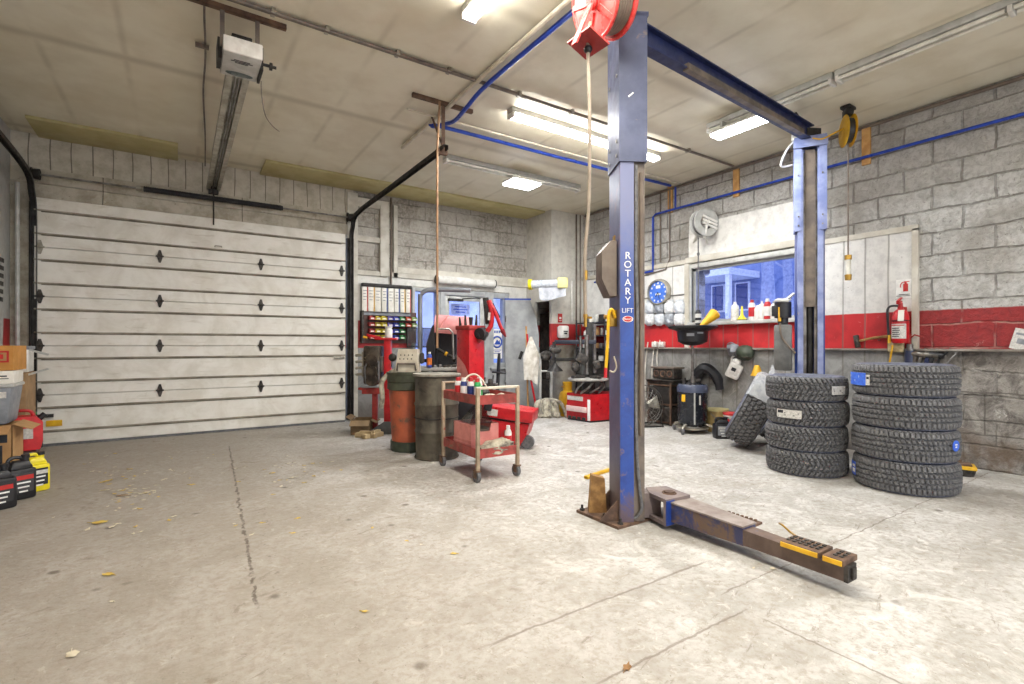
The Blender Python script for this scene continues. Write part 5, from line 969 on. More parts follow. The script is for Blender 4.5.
b = MB(); b.prism([(-.15,0),(.15,0),(.15,.27),(.07,.27),(.05,.20),(-.05,.20),(-.07,.27),(-.15,.27)], .016, (0,-.165,0), (90,0,0)); b.bx((-.15,-.165,0), (.15,.18,.012)); b.bx((-.15,-.165,0), (-.138,.18,.27)); b.bx((.138,-.165,0), (.15,.18,.27)); b.bx((-.15,.168,0), (.15,.18,.27)); build('shell', b, MT['pink'], t)
b = MB(); [b.bx((-.155,-.186,z), (.155,.184,z+.010)) for z in (.08,.115)]; build('ribs', b, MT['pink'], t); build('contents', MB().box((0,.01,.12), (.26,.30,.20), bev=.03), MT['tan'], t)
solo('plastic_sheet', MB().add([(-.12,-.1,0),(.10,-.16,0),(.12,.12,.0),(-.10,.14,0),(.02,-.02,.22),(.05,.04,.20)], [(0,1,4),(1,2,5,4),(2,3,5),(3,0,4,5),(0,3,2,1)]), MT['clear'], 'peaked clear plastic sheet over the pink crate', 'plastic sheet', tuple(cp(.17,.34,.50)))
b = MB(); b.ell((0,0,.05), (.15,.11,.07), 18, wob=.3); b.ell((.06,-.03,.08), (.09,.07,.06), 14, wob=.4); solo('rag_heap', b, MT['rag'], 'heap of grey rags on the lower shelf of the cart', 'rags', tuple(cp(.24,.08,.229)))
solo('paper_bag', MB().prism([(-.09,0),(.09,0),(.07,.13),(.03,.20),(-.02,.13)], .09, (0,.05,0), (80,0,0)), MT['white'], 'torn white paper bag standing behind the rags on the lower shelf', 'bag', tuple(cp(.30,.30,.229)), -30)
bottle('spray_can', tuple(cp(.375,.07,.229)), .034, .25, MC['white'], MC['white'], 'white and red can standing alone at the right of the lower shelf', 'spray can', MC['red'], None, .5, .1)
tb = at(505,6.25); t = thing('tool_chest', 'red metal tool chest with a tilted lid on the floor behind the cart', 'tool chest', tuple(tb), VIEW-12)
build('body', MB().prism([(-.32,.03),(.20,.0),(.30,.16),(.34,.30),(-.32,.36)], .40, (0,.2,0), (90,0,0)), MT['red'], t); build('lid', MB().box((.02,-.02,.43), (.74,.44,.14), (0,7,0), bev=.012), MT['red'], t); build('label', MB().box((-.10,-.243,.44), (.13,.004,.08), (0,7,0)), MT['labelw'], t); build('lid_gap', MB().box((.01,.0,.345), (.66,.39,.012), (0,5,0)), MT['black'], t); build('wheel', MB().cyl((.31,-.17,.08), (.31,-.10,.08), .08, seg=20), MT['rubber'], t); build('latch', MB().box((.06,-.215,.20), (.04,.02,.05), bev=.005), MT['steel'], t)
solo('phone_handset', MB().box((0,0,.06), (.10,.05,.20), (0,14,0), bev=.015), MT['black'], 'black handheld box resting on the red chest lid', 'handset', tuple(at(489,6.02,.50)), VIEW)
t = thing('black_bin', 'black plastic bin standing on the floor behind the red cart', 'bin', tuple(at(463,5.95)), VIEW); build('shell', MB().box((0,0,.36), (.30,.26,.72), bev=.02, taper=(1.08,1.08)), MT['black'], t); build('rim', MB().box((0,0,.735), (.35,.31,.03), bev=.008), MT['dark'], t)
# ================================================================ wheel balancer and tire changer by the entrance
wp = at(445,7.45); t = thing('wheel_balancer', 'black wheel balancer with a faded pink hood and grey hood hoop', 'wheel balancer', tuple(wp), VIEW)
build('cabinet', MB().box((0,.05,.44), (.48,.42,.88), bev=.02), MT['black'], t); b = MB(); b.prism([(-.24,.88),(.16,.88),(.16,1.62),(.0,1.66),(-.16,1.52),(-.24,1.26)], .10, (0,.20,0), (90,0,0)); b.prism([(-.24,.88),(-.12,.88),(-.12,1.56),(-.16,1.52),(-.24,1.26)], .42, (0,.20,0), (90,0,0)); build('guard', b, MT['black'], t)
b = MB(); N = 10; pr = [(-.22*math.cos(math.radians(200+14*i))*1.0, 1.47+.22*math.sin(math.radians(20+14*i))) for i in range(N+1)]
vs = []; fs = []
for i in range(11):
    a = math.radians(-20+12*i); vs += [(-.12,-.04-.22*math.cos(a),1.50+.20*math.sin(a)), (.40,-.04-.22*math.cos(a),1.46+.20*math.sin(a))]
for i in range(10): fs.append((2*i,2*i+1,2*i+3,2*i+2))
b.add(vs, fs); b.add([(x+0,y+.006,z-.006) for x, y, z in vs], [f[::-1] for f in fs]); build('hood', b, mat('faded pink hood',(214,142,140),.5,0,(196,122,122)), t)
build('hood_fold', MB().tube([(-.05,-.27,1.45),(.0,-.245,1.58),(.06,-.20,1.66)], .008), MT['pink'], t); build('hood_hoop', MB().tube([(-.36,-.05,1.02),(-.36,-.05,1.90),(-.34,-.05,2.0),(-.24,-.04,2.06),(.0,-.02,2.07),(.38,.0,2.06)], .035, 12, n=5), mat('grey hoop',(136,140,146),.4,.3), t); build('hoop_foot', MB().box((-.30,.0,1.02), (.16,.12,.05)), MT['dark'], t)
build('weight_tray', MB().box((-.02,-.05,.905), (.58,.5,.05), bev=.015), MT['lgrey'], t); b = MB(); [b.box((-.18+.07*k,-.24,.945), (.05,.06,.03+.012*(k%3)), (0,0,15*k), bev=.008) for k in range(6)]; build('weights', b, MT['steel'], t); build('spindle', MB().cyl((-.10,-.16,1.2), (.16,-.2,1.06), .022).cyl((.16,-.2,1.06), (.2,-.205,1.04), .06), MT['dark'], t); build('yellow_collar', MB().cyl((.03,-.19,1.13), (.06,-.195,1.115), .032), MT['yellow'], t)
bottle('spray_can', tuple(at(429.5,7.15,.932)), .035, .22, mat('blue orange can',(62,88,180),.35), MC['white'], 'blue and orange can on the tray of the wheel balancer', 'spray can', mat('orange band',(222,120,44),.5), None, .5, .1)
tc = at(469,6.75); t = thing('tire_changer', 'bright red tire changer tower with a jointed helper arm before the entrance door', 'tire changer', tuple(tc), VIEW); 
build('tower', MB().box((.02,0,.76), (.265,.265,1.40), 45, bev=.012), MT['red'], t); build('base', MB().box((.02,0,.04), (.38,.38,.08), bev=.01), MT['redold'], t); F45 = (0,0,45)
for q, m in ((-1,'pink'),): build('painted_reflection', MB().add([(-.160,-.012,.62),(.012,-.184,.62),(.012,-.184,.85),(-.04,-.132,.98),(-.160,-.012,1.12)], [(0,1,2,3,4)]), MT['pink'], t)  # pale reflection on the tower's left side, painted as a pink facet
build('tool_tray', MB().box((.02,0,1.48), (.29,.29,.06), 45, bev=.01), MT['redold'], t); b = MB(); [b.cyl((-.11+.07*k,-.05,1.5), (-.12+.075*k,-.06,1.62+.03*(k%2)), .02, .03 if k == 2 else .012, 10) for k in range(4)]; build('tray_tools', b, MT['iron'], t)
P_ = lambda x, y: Z3((x-469)/FX*6.75, -.10, CH+(345-y)/FX*6.75)
build('helper_arm', MB().tube([P_(482,335),P_(489,330),P_(492,322),P_(491.5,310),P_(489,301)], .032, 10, n=2).tube([P_(489,302),P_(495,312),P_(500,325),P_(504,334)], [.031,.028,.024,.018], 10, n=3), MT['red'], t); build('arm_tip', MB().cyl(P_(502,330), P_(506,337), .035, .012), mat('dark red tip',(140,30,36),.4), t); build('arm_pivot', MB().cyl(P_(480,334)+V((0,-.06,0)), P_(484,333)+V((0,.06,0)), .075, seg=18).box(P_(483,335), (.13,.12,.13), (0,25,0), bev=.02), MT['black'], t); build('rear_mast', MB().box(P_(487,302)+V((0,.10,-.12)), (.08,.05,.36), (0,-6,0), bev=.01), MT['dark'], t); build('gas_strut', MB().tube([P_(493,304),P_(500,318)], .012), MT['dark'], t); build('arm_label', MB().box(P_(489.7,317)+V((0,-.058,0)), (.03,.004,.10), (0,4,0)), MT['labelw'], t); build('arm_mount', MB().tube([P_(481,338)+V((0,.02,0)), P_(474,345)+V((0,.08,0))], .04), MT['redold'], t)
t = thing('jack_stand', 'black upright stand with a cross plate behind the red cart', 'stand', tuple(at(496,7.85)), VIEW); build('upright', MB().tube([(0,0,.12),(.03,0,.70),(.05,0,1.12)], [.03,.03,.028,.02], 8, n=3).box((.015,0,.10), (.05,.05,.2)), MT['black'], t); build('cross_plate', MB().box((.05,0,.82), (.22,.16,.025), (0,5,0), bev=.006), MT['black'], t); build('foot', MB().lathe([(0,0),(.17,0),(.16,.03),(.04,.10),(0,.10)], seg=20), MT['dark'], t); build('handle', MB().tube([(-.03,-.03,.1),(-.06,-.05,.6),(-.04,-.04,.78)], .010), MT['dark'], t)
t = thing('bench_vise', 'dark bench vise on a stand behind the right end of the cart', 'vise', tuple(at(487,7.3)), VIEW); build('stand', MB().cyl((0,0,0), (0,0,.02), .10).cyl((0,0,.02), (0,0,.62), .045).box((0,0,.63), (.25,.2,.02)), MT['dark'], t); build('jaw', MB().box((-.05,0,.71), (.06,.10,.14), bev=.01).box((.05,0,.70), (.07,.10,.12), bev=.015), MT['iron'], t); build('slide', MB().box((.0,0,.67), (.26,.06,.05), bev=.01), MT['iron'], t); build('screw_handle', MB().tube([(.15,-.08,.70),(.15,.08,.66)], .009).cyl((.10,0,.68), (.16,0,.68), .014), MT['steel'], t)
# ================================================================ far corner: door leaf, niche, brooms
t = thing('steel_door', 'grey steel door leaf standing open beside the dark niche', 'door leaf', (5.34,8.30,0), math.degrees(math.atan2(-.40,.72)))
build('leaf', MB().prism([(0,.02),(.66,.02),(.66,1.45),(.60,1.80),(.48,2.14),(.0,2.14)], .04, (0,.02,0), (90,0,0)), MT['greywood'], t); build('top_strip', MB().box((.24,-.024,2.15), (.52,.012,.03)), MT['bluepipe'], t); build('hinge', MB().cyl((0,-.03,1.7), (0,-.03,1.82), .014).cyl((0,-.03,.4), (0,-.03,.52), .014), MT['steel'], t); build('latch', MB().box((.30,-.03,1.05), (.06,.02,.16), (0,20,0), bev=.006), MT['dark'], t)
a, c = ray(532,284.5,9.3), ray(564,283,9.15); t = thing('plastic_roll', 'white roll with yellow ends mounted over the dark niche', 'roll', tuple(a)); dd = (c-a).normalized()
build('roll', MB().cyl(a, c, .075, seg=20), MT['plasticbag'], t, world=True); build('end_disc', MB().cyl(a-dd*.06, a, .10, seg=20), MT['lemon'], t, world=True); build('end_box', MB().box(c-dd*.03, (.19,.17,.19), VIEW, bev=.02), mat('pale yellow holder',(232,224,150),.5), t, world=True)
u = V((0,0,1)); b = MB(); vs = []; fs = []
for i in range(13):
    for j in range(7):
        f = i/12; g = j/6; q = a+dd*(.10+.50*f); vs.append(q+V((-.02*math.sin(f*9)*g,-.04-.03*math.sin(f*14+1)*g,-.04-g*(.27-.10*abs(f-.3)))))
for i in range(12):
    for j in range(6): k = i*7+j; fs.append((k,k+1,k+8,k+7))
b.add(vs, fs); build('hanging_sheet', b, mat('grey hanging film',(196,198,204),.4,0,(164,168,176)), t, world=True); build('wall_bracket', MB().tube([c, V((5.93,7.7,c.z))], .02), MT['dark'], t, world=True)
bp = at(528,9.25); t = thing('broom', 'broom with a long pale wooden handle leaning by the grey door leaf', 'broom', tuple(bp), VIEW); build('handle', MB().tube([(.0,0,.10),(-.03,.15,1.60)], .016), MT['pine'], t); build('head', MB().box((.0,0,.09), (.28,.06,.05), bev=.01), MT['dark'], t); build('bristles', MB().box((0,0,.036), (.27,.07,.068), taper=(.92,.8)), MT['black'], t)
sp_ = at(534,9.0); t = thing('floor_squeegee', 'red handled pole draped with a white apron beside the broom', 'pole', tuple(sp_), VIEW); build('pole', MB().tube([(.06,0,.03),(-.06,.08,.66),(-.12,.12,1.45)], .018), MT['red'], t); build('blade', MB().box((.06,0,.02), (.34,.04,.035), bev=.006), MT['black'], t)
b = MB(); vs = []; fs = []
for i in range(25):
    th = 2*PI*i/24
    for j in range(12):
        g = j/11; w = .02+.13*min(1, g*2.2)+.02*math.sin(5*th+g*4)*g; n_ = .6+.4*math.cos(4*th+1.3*g*5); vs.append((-.05-.06*g*0+.10*g*(math.cos(th) > 0)*0+w*math.cos(th)*(1-.45*max(0,g-.45)), .06+.05*math.sin(th)*n_*min(1,g*3), 1.40-.78*g-(.10*max(0,math.cos(th)) if j == 11 else 0)))
for i in range(24):
    for j in range(11): k = i*12+j; fs.append((k,k+12,k+13,k+1))
b.add(vs, fs); solo('apron', b, MT['cloth'], 'white cloth apron hung over the pole beside the broom', 'apron', tuple(sp_), VIEW)
t = thing('pipe_rack', 'pale two legged pipe rack standing before the dark niche', 'rack', tuple(at(547,9.0)), VIEW); b = MB(); [b.cyl((x,0,0), (x,0,1.10-.08*(x>0)), .025) for x in (-.12,.08)]; b.cyl((-.14,0,.78), (.16,0,.78), .018); b.box((-.02,0,.03), (.34,.3,.05)); build('frame', b, MT['lgrey'], t); [build('clamp', q_, MT['iron'], t) for q_ in (MB().box((.09,-.02,.92), (.08,.10,.18), bev=.02), MB().box((.02,-.03,.70), (.07,.08,.12), bev=.02))]; build('clamp_jaw', MB().ell((-.02,-.02,1.06), (.10,.08,.09), 12, wob=.3), MT['iron'], t)
b = MB(); vs = [];
for k in range(16): a_ = rnd.uniform(-1.5,1.5); b.tube([(.05*a_*.4,0,.30),(.14*a_,-.05-.08*rnd.random(),.26),(.18*a_+.02,-.12*rnd.random()-.04,.12),(.19*a_+.03,-.10-.10*rnd.random(),.02)], .032, 7, n=3)
b.box((0,0,.08), (.26,.16,.14), bev=.04); solo('mop_head', b, MT['rag'], 'heap of grey mop strands on the floor in front of the pipe rack', 'mop head', tuple(at(548,8.75)), VIEW)
solo('lamp_hood', MB().lathe([(.03,.14),(.05,.10),(.13,.02),(.14,0),(.12,.0),(.04,.09)], seg=24, closed=True).cyl((0,0,.12), (0,0,.24), .02), MT['dark'], 'black lamp hood hanging in front of the pale drum', 'lamp hood', tuple(at(555,8.65,.80)))
t = thing('waste_drum', 'pale grey drum with a metal tub on top in front of the flue corner', 'drum', tuple(at(563,9.33))); build('body', MB().lathe([(0,0),(.20,0),(.21,.03),(.25,.93),(.27,.96),(0,.96)], seg=32), mat('pale grey drum',(178,176,168),.5,.1,(146,142,134),4,dirt=(116,106,94),dirt_at=.6), t); build('shelf', MB().box((.02,-.04,.985), (.52,.46,.04), VIEW, bev=.006), MT['dark'], t); build('tub', MB().lathe([(0,1.01),(.19,1.01),(.235,1.24),(.245,1.25),(.225,1.25),(.18,1.03),(0,1.03)], seg=32), MT['galv'], t)
t = thing('gas_cylinder', 'yellow gas cylinder on the floor left of the red tire changer', 'gas cylinder', tuple(at(567.5,8.85))); build('tank', MB().lathe([(0,.03),(.08,.03),(.14,.07),(.155,.14),(.155,.34),(.13,.42),(.06,.46),(0,.46)], seg=28), MT['yellow'], t); build('foot_ring', MB().lathe([(.11,0),(.12,0),(.12,.06),(.11,.06)], seg=28, closed=True), MT['yellow'], t); build('collar', MB().lathe([(.07,.44),(.08,.44),(.085,.60),(.075,.60)], seg=20, closed=True), MT['yellow'], t); build('valve', MB().cyl((0,0,.45), (0,0,.57), .022).cyl((-.13,0,.52), (.0,0,.52), .014), MT['brass'], t)
# second tire changer with its round table
tp = at(588,8.35); t = thing('tire_changer', 'red based tire changer with a grey round turntable and black column', 'tire changer', tuple(tp), VIEW)
b = MB(); b.prism([(-.34,.10),(0,-.30),(.46,-.06),(.46,.34),(-.10,.42)], .42, (0,0,.03)); build('cabinet', b, MT['red'], t); build('plinth', MB().prism([(-.33,.10),(0,-.28),(.44,-.05),(.44,.32),(-.10,.40)], .03), MT['black'], t)
def onface(u, z, w, h, out, m, nm, par=t):       # plates on the pedal face of the cabinet
    A, B = V((-.34,.10,0)), V((0,-.30,0)); e_ = (B-A).normalized(); n_ = V((e_.y,-e_.x,0)); c_ = A+(B-A)*u+n_*out; return build(nm, MB().box(c_+V((0,0,z)), (w,.02,h), Matrix((e_, -n_, V((0,0,1)))).transposed(), bev=.004), m, par)
onface(.36,.37,.34,.07,.004,MT['labelw'],'name_plate'); onface(.46,.20,.44,.09,.035,mat('pale pedal flap',(224,196,192),.5),'pedal_flap'); onface(.93,.20,.05,.34,.006,MT['inkwhite'],'corner_strip')
for k in range(4): onface(.20+.2*k,.06,.07,.04,.05,MT['iron'],'pedal')
b = MB(); b.lathe([(0,.66),(.30,.66),(.335,.675),(.335,.695),(.30,.705),(0,.705)], seg=36); build('turntable', b, mat('worn turntable steel',(190,188,182),.5,.2,(150,148,142)), t); b = MB(); [b.box((.20*math.cos(q),.20*math.sin(q),.725), (.24,.07,.04), math.degrees(q), bev=.008) for q in (.5,2.07,3.64,5.21)]; build('jaw', b, MT['iron'], t); build('table_neck', MB().lathe([(.13,.45),(.10,.50),(.10,.62),(.20,.66)], seg=24), MT['dark'], t)
b = MB(); [b.tube([(.22*math.cos(q),.22*math.sin(q)*.6-.05,.46),(.26*math.cos(q+.6),.2*math.sin(q+.6)-.06,.56),(.24*math.cos(q+1),.2*math.sin(q+1),.65)], .018, 6) for q in (3.3,4.0,4.7,5.4)]; build('linkage', b, MT['steel'], t)
build('column', MB().box((.08,.26,.98), (.14,.14,1.30), bev=.01), MT['dark'], t); build('swing_arm', MB().box((-.20,.10,1.30), (.70,.08,.07), (0,0,-12), bev=.01), mat('navy arm',(48,52,64),.45,.2), t); b = MB(); b.cyl((-.02,.02,.76), (-.02,.02,1.42), .036); b.cyl((.12,.06,.78), (.12,.06,1.60), .028); b.cyl((-.12,.04,.90), (-.12,.04,1.40), .022); build('tool_shaft', b, MT['steel'], t); b = MB(); [build(n_, q_, MT['iron'], t) for n_, q_ in (('bead_press', MB().ell((-.54,.02,1.16), (.10,.06,.06), 12)), ('mount_head', MB().box((-.10,-.02,1.02), (.20,.08,.16), (0,30,0), bev=.03)), ('tool_head', MB().box((.14,-.02,.92), (.12,.10,.14), (0,-20,0), bev=.03)), ('counterweight', MB().ell((-.20,0,.88), (.07,.06,.09), 12, wob=.3)))]; build('side_panel', MB().box((.46,.10,.58), (.05,.28,.5), (0,-8,0)), MT['pink'], t); build('handle_bar', MB().tube([(-.56,.02,1.30),(-.58,.0,1.04),(-.60,0,1.0)], .03, 8), MT['dark'], t)
# things on and near the flue corner
p = ray(562,328,9.35); t = thing('soap_dispenser', 'white dispenser box on the red band of the flue corner', 'dispenser', (6.13,CY0-.10,1.44)); build('body', MB().box((0,0,.06), (.19,.14,.24), bev=.03), MT['white'], t); build('print', MB().box((.0,-.072,.07), (.10,.004,.02)).box((0,-.072,.03), (.07,.004,.03)), MT['ink'], t); build('wall_plate', MB().box((0,.08,.06), (.16,.02,.2)), MT['grey'], t)
t = thing('red_sign', 'small red sign above the white dispenser', 'sign', (6.12,CY0-.015,1.74)); build('plate', MB().box((0,0,.03), (.10,.01,.17)), MT['inkred'], t); build('print', MB().box((0,-.007,.03), (.05,.003,.04)).box((0,-.007,-.02), (.06,.003,.01)), MT['inkwhite'], t)
sh = thing('parts_shelf', 'dark steel shelf unit crowded with small parts beside the flue', 'shelf', (6.48,6.95,0), 90)
b = MB(); [b.cyl((x,y,0), (x,y,1.72), .014, seg=6) for x in (-.42,.34) for y in (-.18,.18)]; build('upright', b, MT['black'], sh)
for z in (.45,.95,1.18,1.42,1.66): build('shelf_board', MB().box((-.04,0,z), (.80,.38,.02)), MT['black'], sh)
k = 0; cm = (MT['white'],MT['paper'],MT['iron'],MT['lgrey'],MT['card'],MT['dark'],MT['steel'])
for z in (.96,1.19,1.43,1.67):
    for x in (-.36,-.22,-.08,.06,.20):
        w = rnd.uniform(.06,.11); h = rnd.uniform(.08,.17); m = cm[(k*5+int(z*10)) % 7]; q = V((6.48,6.95,z)); k += 1
        lvl = {.96:'lowest',1.19:'second',1.43:'third',1.67:'top'}[z]; pos = ('right end','second from the right','middle','second from the left','left end')[int(round((x+.36)/.14))]
        o = MB(); (o.box((0,0,h/2), (w,w,h), bev=.012) if k % 3 else o.lathe([(0,0),(w/2,0),(w/2,h*.75),(w*.2,h),(0,h)], seg=14)); solo('parts_box' if k % 3 else 'parts_bottle', o, m, 'small item on the %s level of the parts shelf, %s' % (lvl, pos), 'small part', (6.42,6.95+x,z), rnd.uniform(-20,20), 'goods on the parts shelf')
# ================================================================ along the right wall
p = rw(660,292.5,XR-.05); t = thing('wall_clock', 'round wall clock with a blue face left of the window', 'clock', tuple(p)); Fc = Matrix(((0,0,-1),(-1,0,0),(0,1,0)))  # local x -> -y, y -> up, z -> into room
RW = lambda y, z, o: (p.x-o, p.y-y, p.z+z)
build('rim', MB().lathe([(.185,-.02),(.215,-.02),(.225,.02),(.215,.07),(.19,.075),(.185,.06)], p, Fc, 40, closed=True), MT['galv'], t, world=True)
f_ = build('face', MB().lathe([(0,.0),(.187,.0),(.187,.045),(0,.045)], p, Fc, 40), mat('blue clock face',(76,126,222),.4,0,(60,106,204)), t, world=True); b = MB()
for k in range(12): a = PI/6*k; b.box(RW(.15*math.sin(a), .15*math.cos(a), .048), (.004,.022,.03))
b.box(RW(0,.09,.048), (.004,.09,.05)); b.box(RW(0,-.03,.048), (.004,.11,.03)); build('numerals', b, MT['inkwhite'], f_, world=True)
b = MB(); b.tube([RW(0,0,.052),RW(-.05,-.07,.052)], .006); b.tube([RW(0,0,.052),RW(.03,-.12,.052)], .004); build('hands', b, MT['ink'], t, world=True)
mb_ = (MT['plasticbag'], mat('bag of white parts',(226,226,224),.4,0,(190,194,198),18,bump=.5), mat('bag of metal parts',(176,180,186),.35,.3,(130,136,144),16,bump=.5))
for i, r in enumerate((('first','second','third','fourth'),('first','second','third','fourth'))):
    for j, n_ in enumerate(r):
        q = rw(650+9.8*j, 308+11.5*i, XR-.07); b = MB(); b.box((0,0,0), (.09,.19,.19), bev=.04); b.ell((0,.01,-.03), (.055,.10,.08), 14, wob=.2); b.box((0,0,.11), (.012,.14,.05)); t = solo('parts_bag', b, mb_[(i+2*j) % 3], 'clear bag of small parts, %s from the left in the %s row under the clock' % (n_, ('upper','lower')[i]), 'bag', tuple(q), 0, 'bags under the clock')
hkb = MB(); a, c = rw(645,300,XR-.03), rw(690,296,XR-.03); hkb.tube([V((XR-.035,a.y,a.z+.03)), V((XR-.035,c.y,a.z+.03))], .008); solo('hook_rail', hkb, MT['steel'], 'thin steel rail carrying the clear parts bags', 'rail', (XR-.035,a.y,a.z), world=True)
# floor fan
fp = at(643,7.75); t = thing('floor_fan', 'round floor fan with a wire guard behind the near lift post', 'fan', tuple(fp), VIEW+8); b = MB(); F90 = Matrix.Rotation(PI/2, 3, 'X')
for r in (.06,.14,.22,.31): 
    for y in ((-.06-.03*(1-r/.31)), .08): b.torus((0,y if r < .3 else (-.03 if y < 0 else .05),.32), r, .004 if r < .3 else .009, F90, 36, 6)
[b.tube([(.06*math.cos(q),-.09,.32+.06*math.sin(q)),(.2*math.cos(q),-.08,.32+.2*math.sin(q)),(.31*math.cos(q),-.03,.32+.31*math.sin(q))], .0032, 5) for q in [PI*k/12 for k in range(24)]]; build('guard', b, MT['steel'], t)
b = MB()
for k in range(3):
    q = 2.1*k; vs = [(.05*math.cos(q-.3),-.02,.05*math.sin(q-.3)),(.27*math.cos(q-.2),-.04,.27*math.sin(q-.2)),(.28*math.cos(q+.55),.03,.28*math.sin(q+.55)),(.05*math.cos(q+.6),.02,.05*math.sin(q+.6))]; b.add([(x,y,z+.32) for x, y, z in vs]+[(x,y+.006,z+.32) for x, y, z in vs], [(0,1,2,3),(7,6,5,4),(0,4,5,1),(1,5,6,2),(2,6,7,3),(3,7,4,0)])
build('blades', b, MT['galv'], t); build('motor', MB().cyl((0,-.02,.32), (0,.16,.32), .06), MT['dark'], t); build('stand', MB().tube([(-.30,.03,.32),(-.31,.03,.04),(-.26,-.16,.014),(.26,-.16,.014),(.31,.03,.04),(.30,.03,.32)], .012, 8).tube([(-.31,.03,.04),(-.28,.2,.014),(.28,.2,.014),(.31,.03,.04)], .012), MT['dark'], t); build('hub_cap', MB().ell((0,-.095,.32), (.05,.012,.05), 16), MT['steel'], t)
# rusty cabinet of parts
rp = V((6.50,5.33,0)); t = thing('rusty_cabinet', 'low rusty rack of metal boxes against the wall behind the oil drain', 'rack', tuple(rp), -90)
for z in (.04,.32,.62): build('shelf', MB().box((0,0,z), (.46,.38,.02)), MT['rust'], t)
[build('post', MB().box((x,y,.33), (.025,.025,.66)), MT['rust'], t) for x in (-.22,.22) for y in (-.18,.18)]
for z, h, m in ((.05,.23,'iron'),(.33,.26,'dark')): build('drawer', MB().box((0,-.02,z+h/2+.005), (.40,.34,h), bev=.012), MT[m], t); 
t = thing('metal_tray', 'dark metal tray on the rusty rack', 'tray', tuple(rp+V((0,0,.632))), -90); build('pan', MB().box((0,0,.03), (.50,.34,.06), taper=(1.08,1.08), bev=.008), MT['dark'], t); build('lip', MB().box((0,0,.065), (.56,.40,.012)), MT['steel'], t)
t = thing('parts_box_open', 'rusty engine part with round ports on the metal tray', 'engine part', tuple(rp+V((0,-.01,.703))), -90); build('casting', MB().box((0,0,.09), (.42,.22,.16), bev=.02), MT['iron'], t); b = MB(); [b.torus((-.13+.13*k,-.113,.09), .045, .012, (90,0,0), 18, 6) for k in range(3)]; build('port_rings', b, MT['rust'], t); build('top_flange', MB().box((0,0,.185), (.46,.26,.03), bev=.005), MT['bronze'], t)
# oil drain
op_ = at(692.5,7.2); t = thing('oil_drain', 'black rolling oil drain with a wide bowl on a chrome pole', 'oil drain', tuple(op_), VIEW)
build('tank', MB().lathe([(0,.10),(.16,.10),(.195,.14),(.205,.20),(.205,.56),(.208,.57),(.205,.58),(.205,.64),(.18,.69),(.08,.71),(0,.71)], seg=40), mat('glossy black tank',(34,38,46),.22,.1), t); build('shoulder_band', MB().lathe([(.207,.58),(.212,.58),(.212,.655),(.19,.69),(.185,.69)], seg=40), mat('blue grey band',(72,80,102),.35), t)
build('sight_strip', MB().box((-.045,-.207,.36), (.018,.012,.44)).box((.03,-.207,.48), (.022,.008,.13)), MT['lgrey'], t); build('warning_label', MB().box((-.17,-.118,.50), (.06,.006,.10), -56), MT['yellow'], t); build('base_ring', MB().lathe([(.14,.06),(.22,.06),(.22,.085),(.14,.085)], seg=36, closed=True), MT['galv'], t)
for q in (-.6,.75,2.3,3.9):
    w = build('caster_leg', MB().tube([(.17*math.cos(q),.17*math.sin(q),.13),(.27*math.cos(q),.27*math.sin(q),.10),(.29*math.cos(q),.29*math.sin(q),.07)], .018), MT['galv'], t); build('caster_wheel', MB().cyl((.29*math.cos(q)-.014,.29*math.sin(q),.04), (.29*math.cos(q)+.014,.29*math.sin(q),.04), .04, seg=18), MT['rubber'], w)
build('pole', MB().cyl((0,0,.70), (0,0,1.28), .018).cyl((0,0,.70), (0,0,.80), .035), MT['steel'], t); build('valve', MB().box((.07,0,.74), (.10,.04,.05), bev=.01).cyl((-.12,0,.69), (-.12,0,.78), .028), MT['iron'], t)
bw = build('bowl', MB().lathe([(.03,1.24),(.13,1.26),(.20,1.30),(.215,1.45),(.33,1.49),(.345,1.515),(.335,1.525),(.30,1.50),(.19,1.46),(.17,1.32),(.03,1.27)], seg=44, closed=True), MT['black'], t); build('bowl_label', MB().box((-.10,-.198,1.395), (.10,.008,.04), (0,0,-26)).box((.03,-.218,1.42), (.08,.006,.022)), MT['grey'], t)
solo('yellow_funnel', MB().cyl((0,0,0), (.13,0,.12), .03, .065, 20).cyl((.13,0,.12), (.20,0,.185), .065, .085, 20).cyl((.20,0,.185), (.215,0,.199), .085, .07, 20), MT['yellow'], 'yellow funnel lying in the bowl of the oil drain', 'funnel', tuple(op_+V((.13,-.05,1.52))), VIEW)
q = rw(708,382,XR-.10); solo('splash_liner', MB().tube([(0,.20,-.32),(-.02,.22,-.05),(-.03,.12,.16),(-.03,-.02,.20),(-.02,-.16,.08),(0,-.20,-.10)], [.07,.085,.085,.08,.075,.06], 8, n=4), MT['black'], 'black curved plastic liner hung on the wall right of the oil drain', 'liner', tuple(q))
b = MB(); 
for x, y0, y1 in ((648,342,400),(660,340,372),(655,341,395)): a, c = rw(x,y0,XR-.04), rw(x-2,y1,XR-.04); b.tube([a, (a+c)/2+V((-.03,.02,0)), c], .010, 6, n=4)
solo('hanging_ropes', b, MT['cloth'], 'pale cords hanging from the ledge behind the floor fan', 'cords', tuple(rw(650,345,XR-.04)), world=True)
for x, l in ((655,'white plug box on the ledge behind the near lift post, left one'),(662,'white plug box on the ledge nearer the oil drain')): q = rw(x,341,XR-.055); solo('plug_box', MB().box((0,0,.05), (.07,.10,.09), bev=.012).cyl((-.035,0,.05), (-.05,0,.05), .02), MT['white'], l, 'plug', (q.x,q.y,1.21))
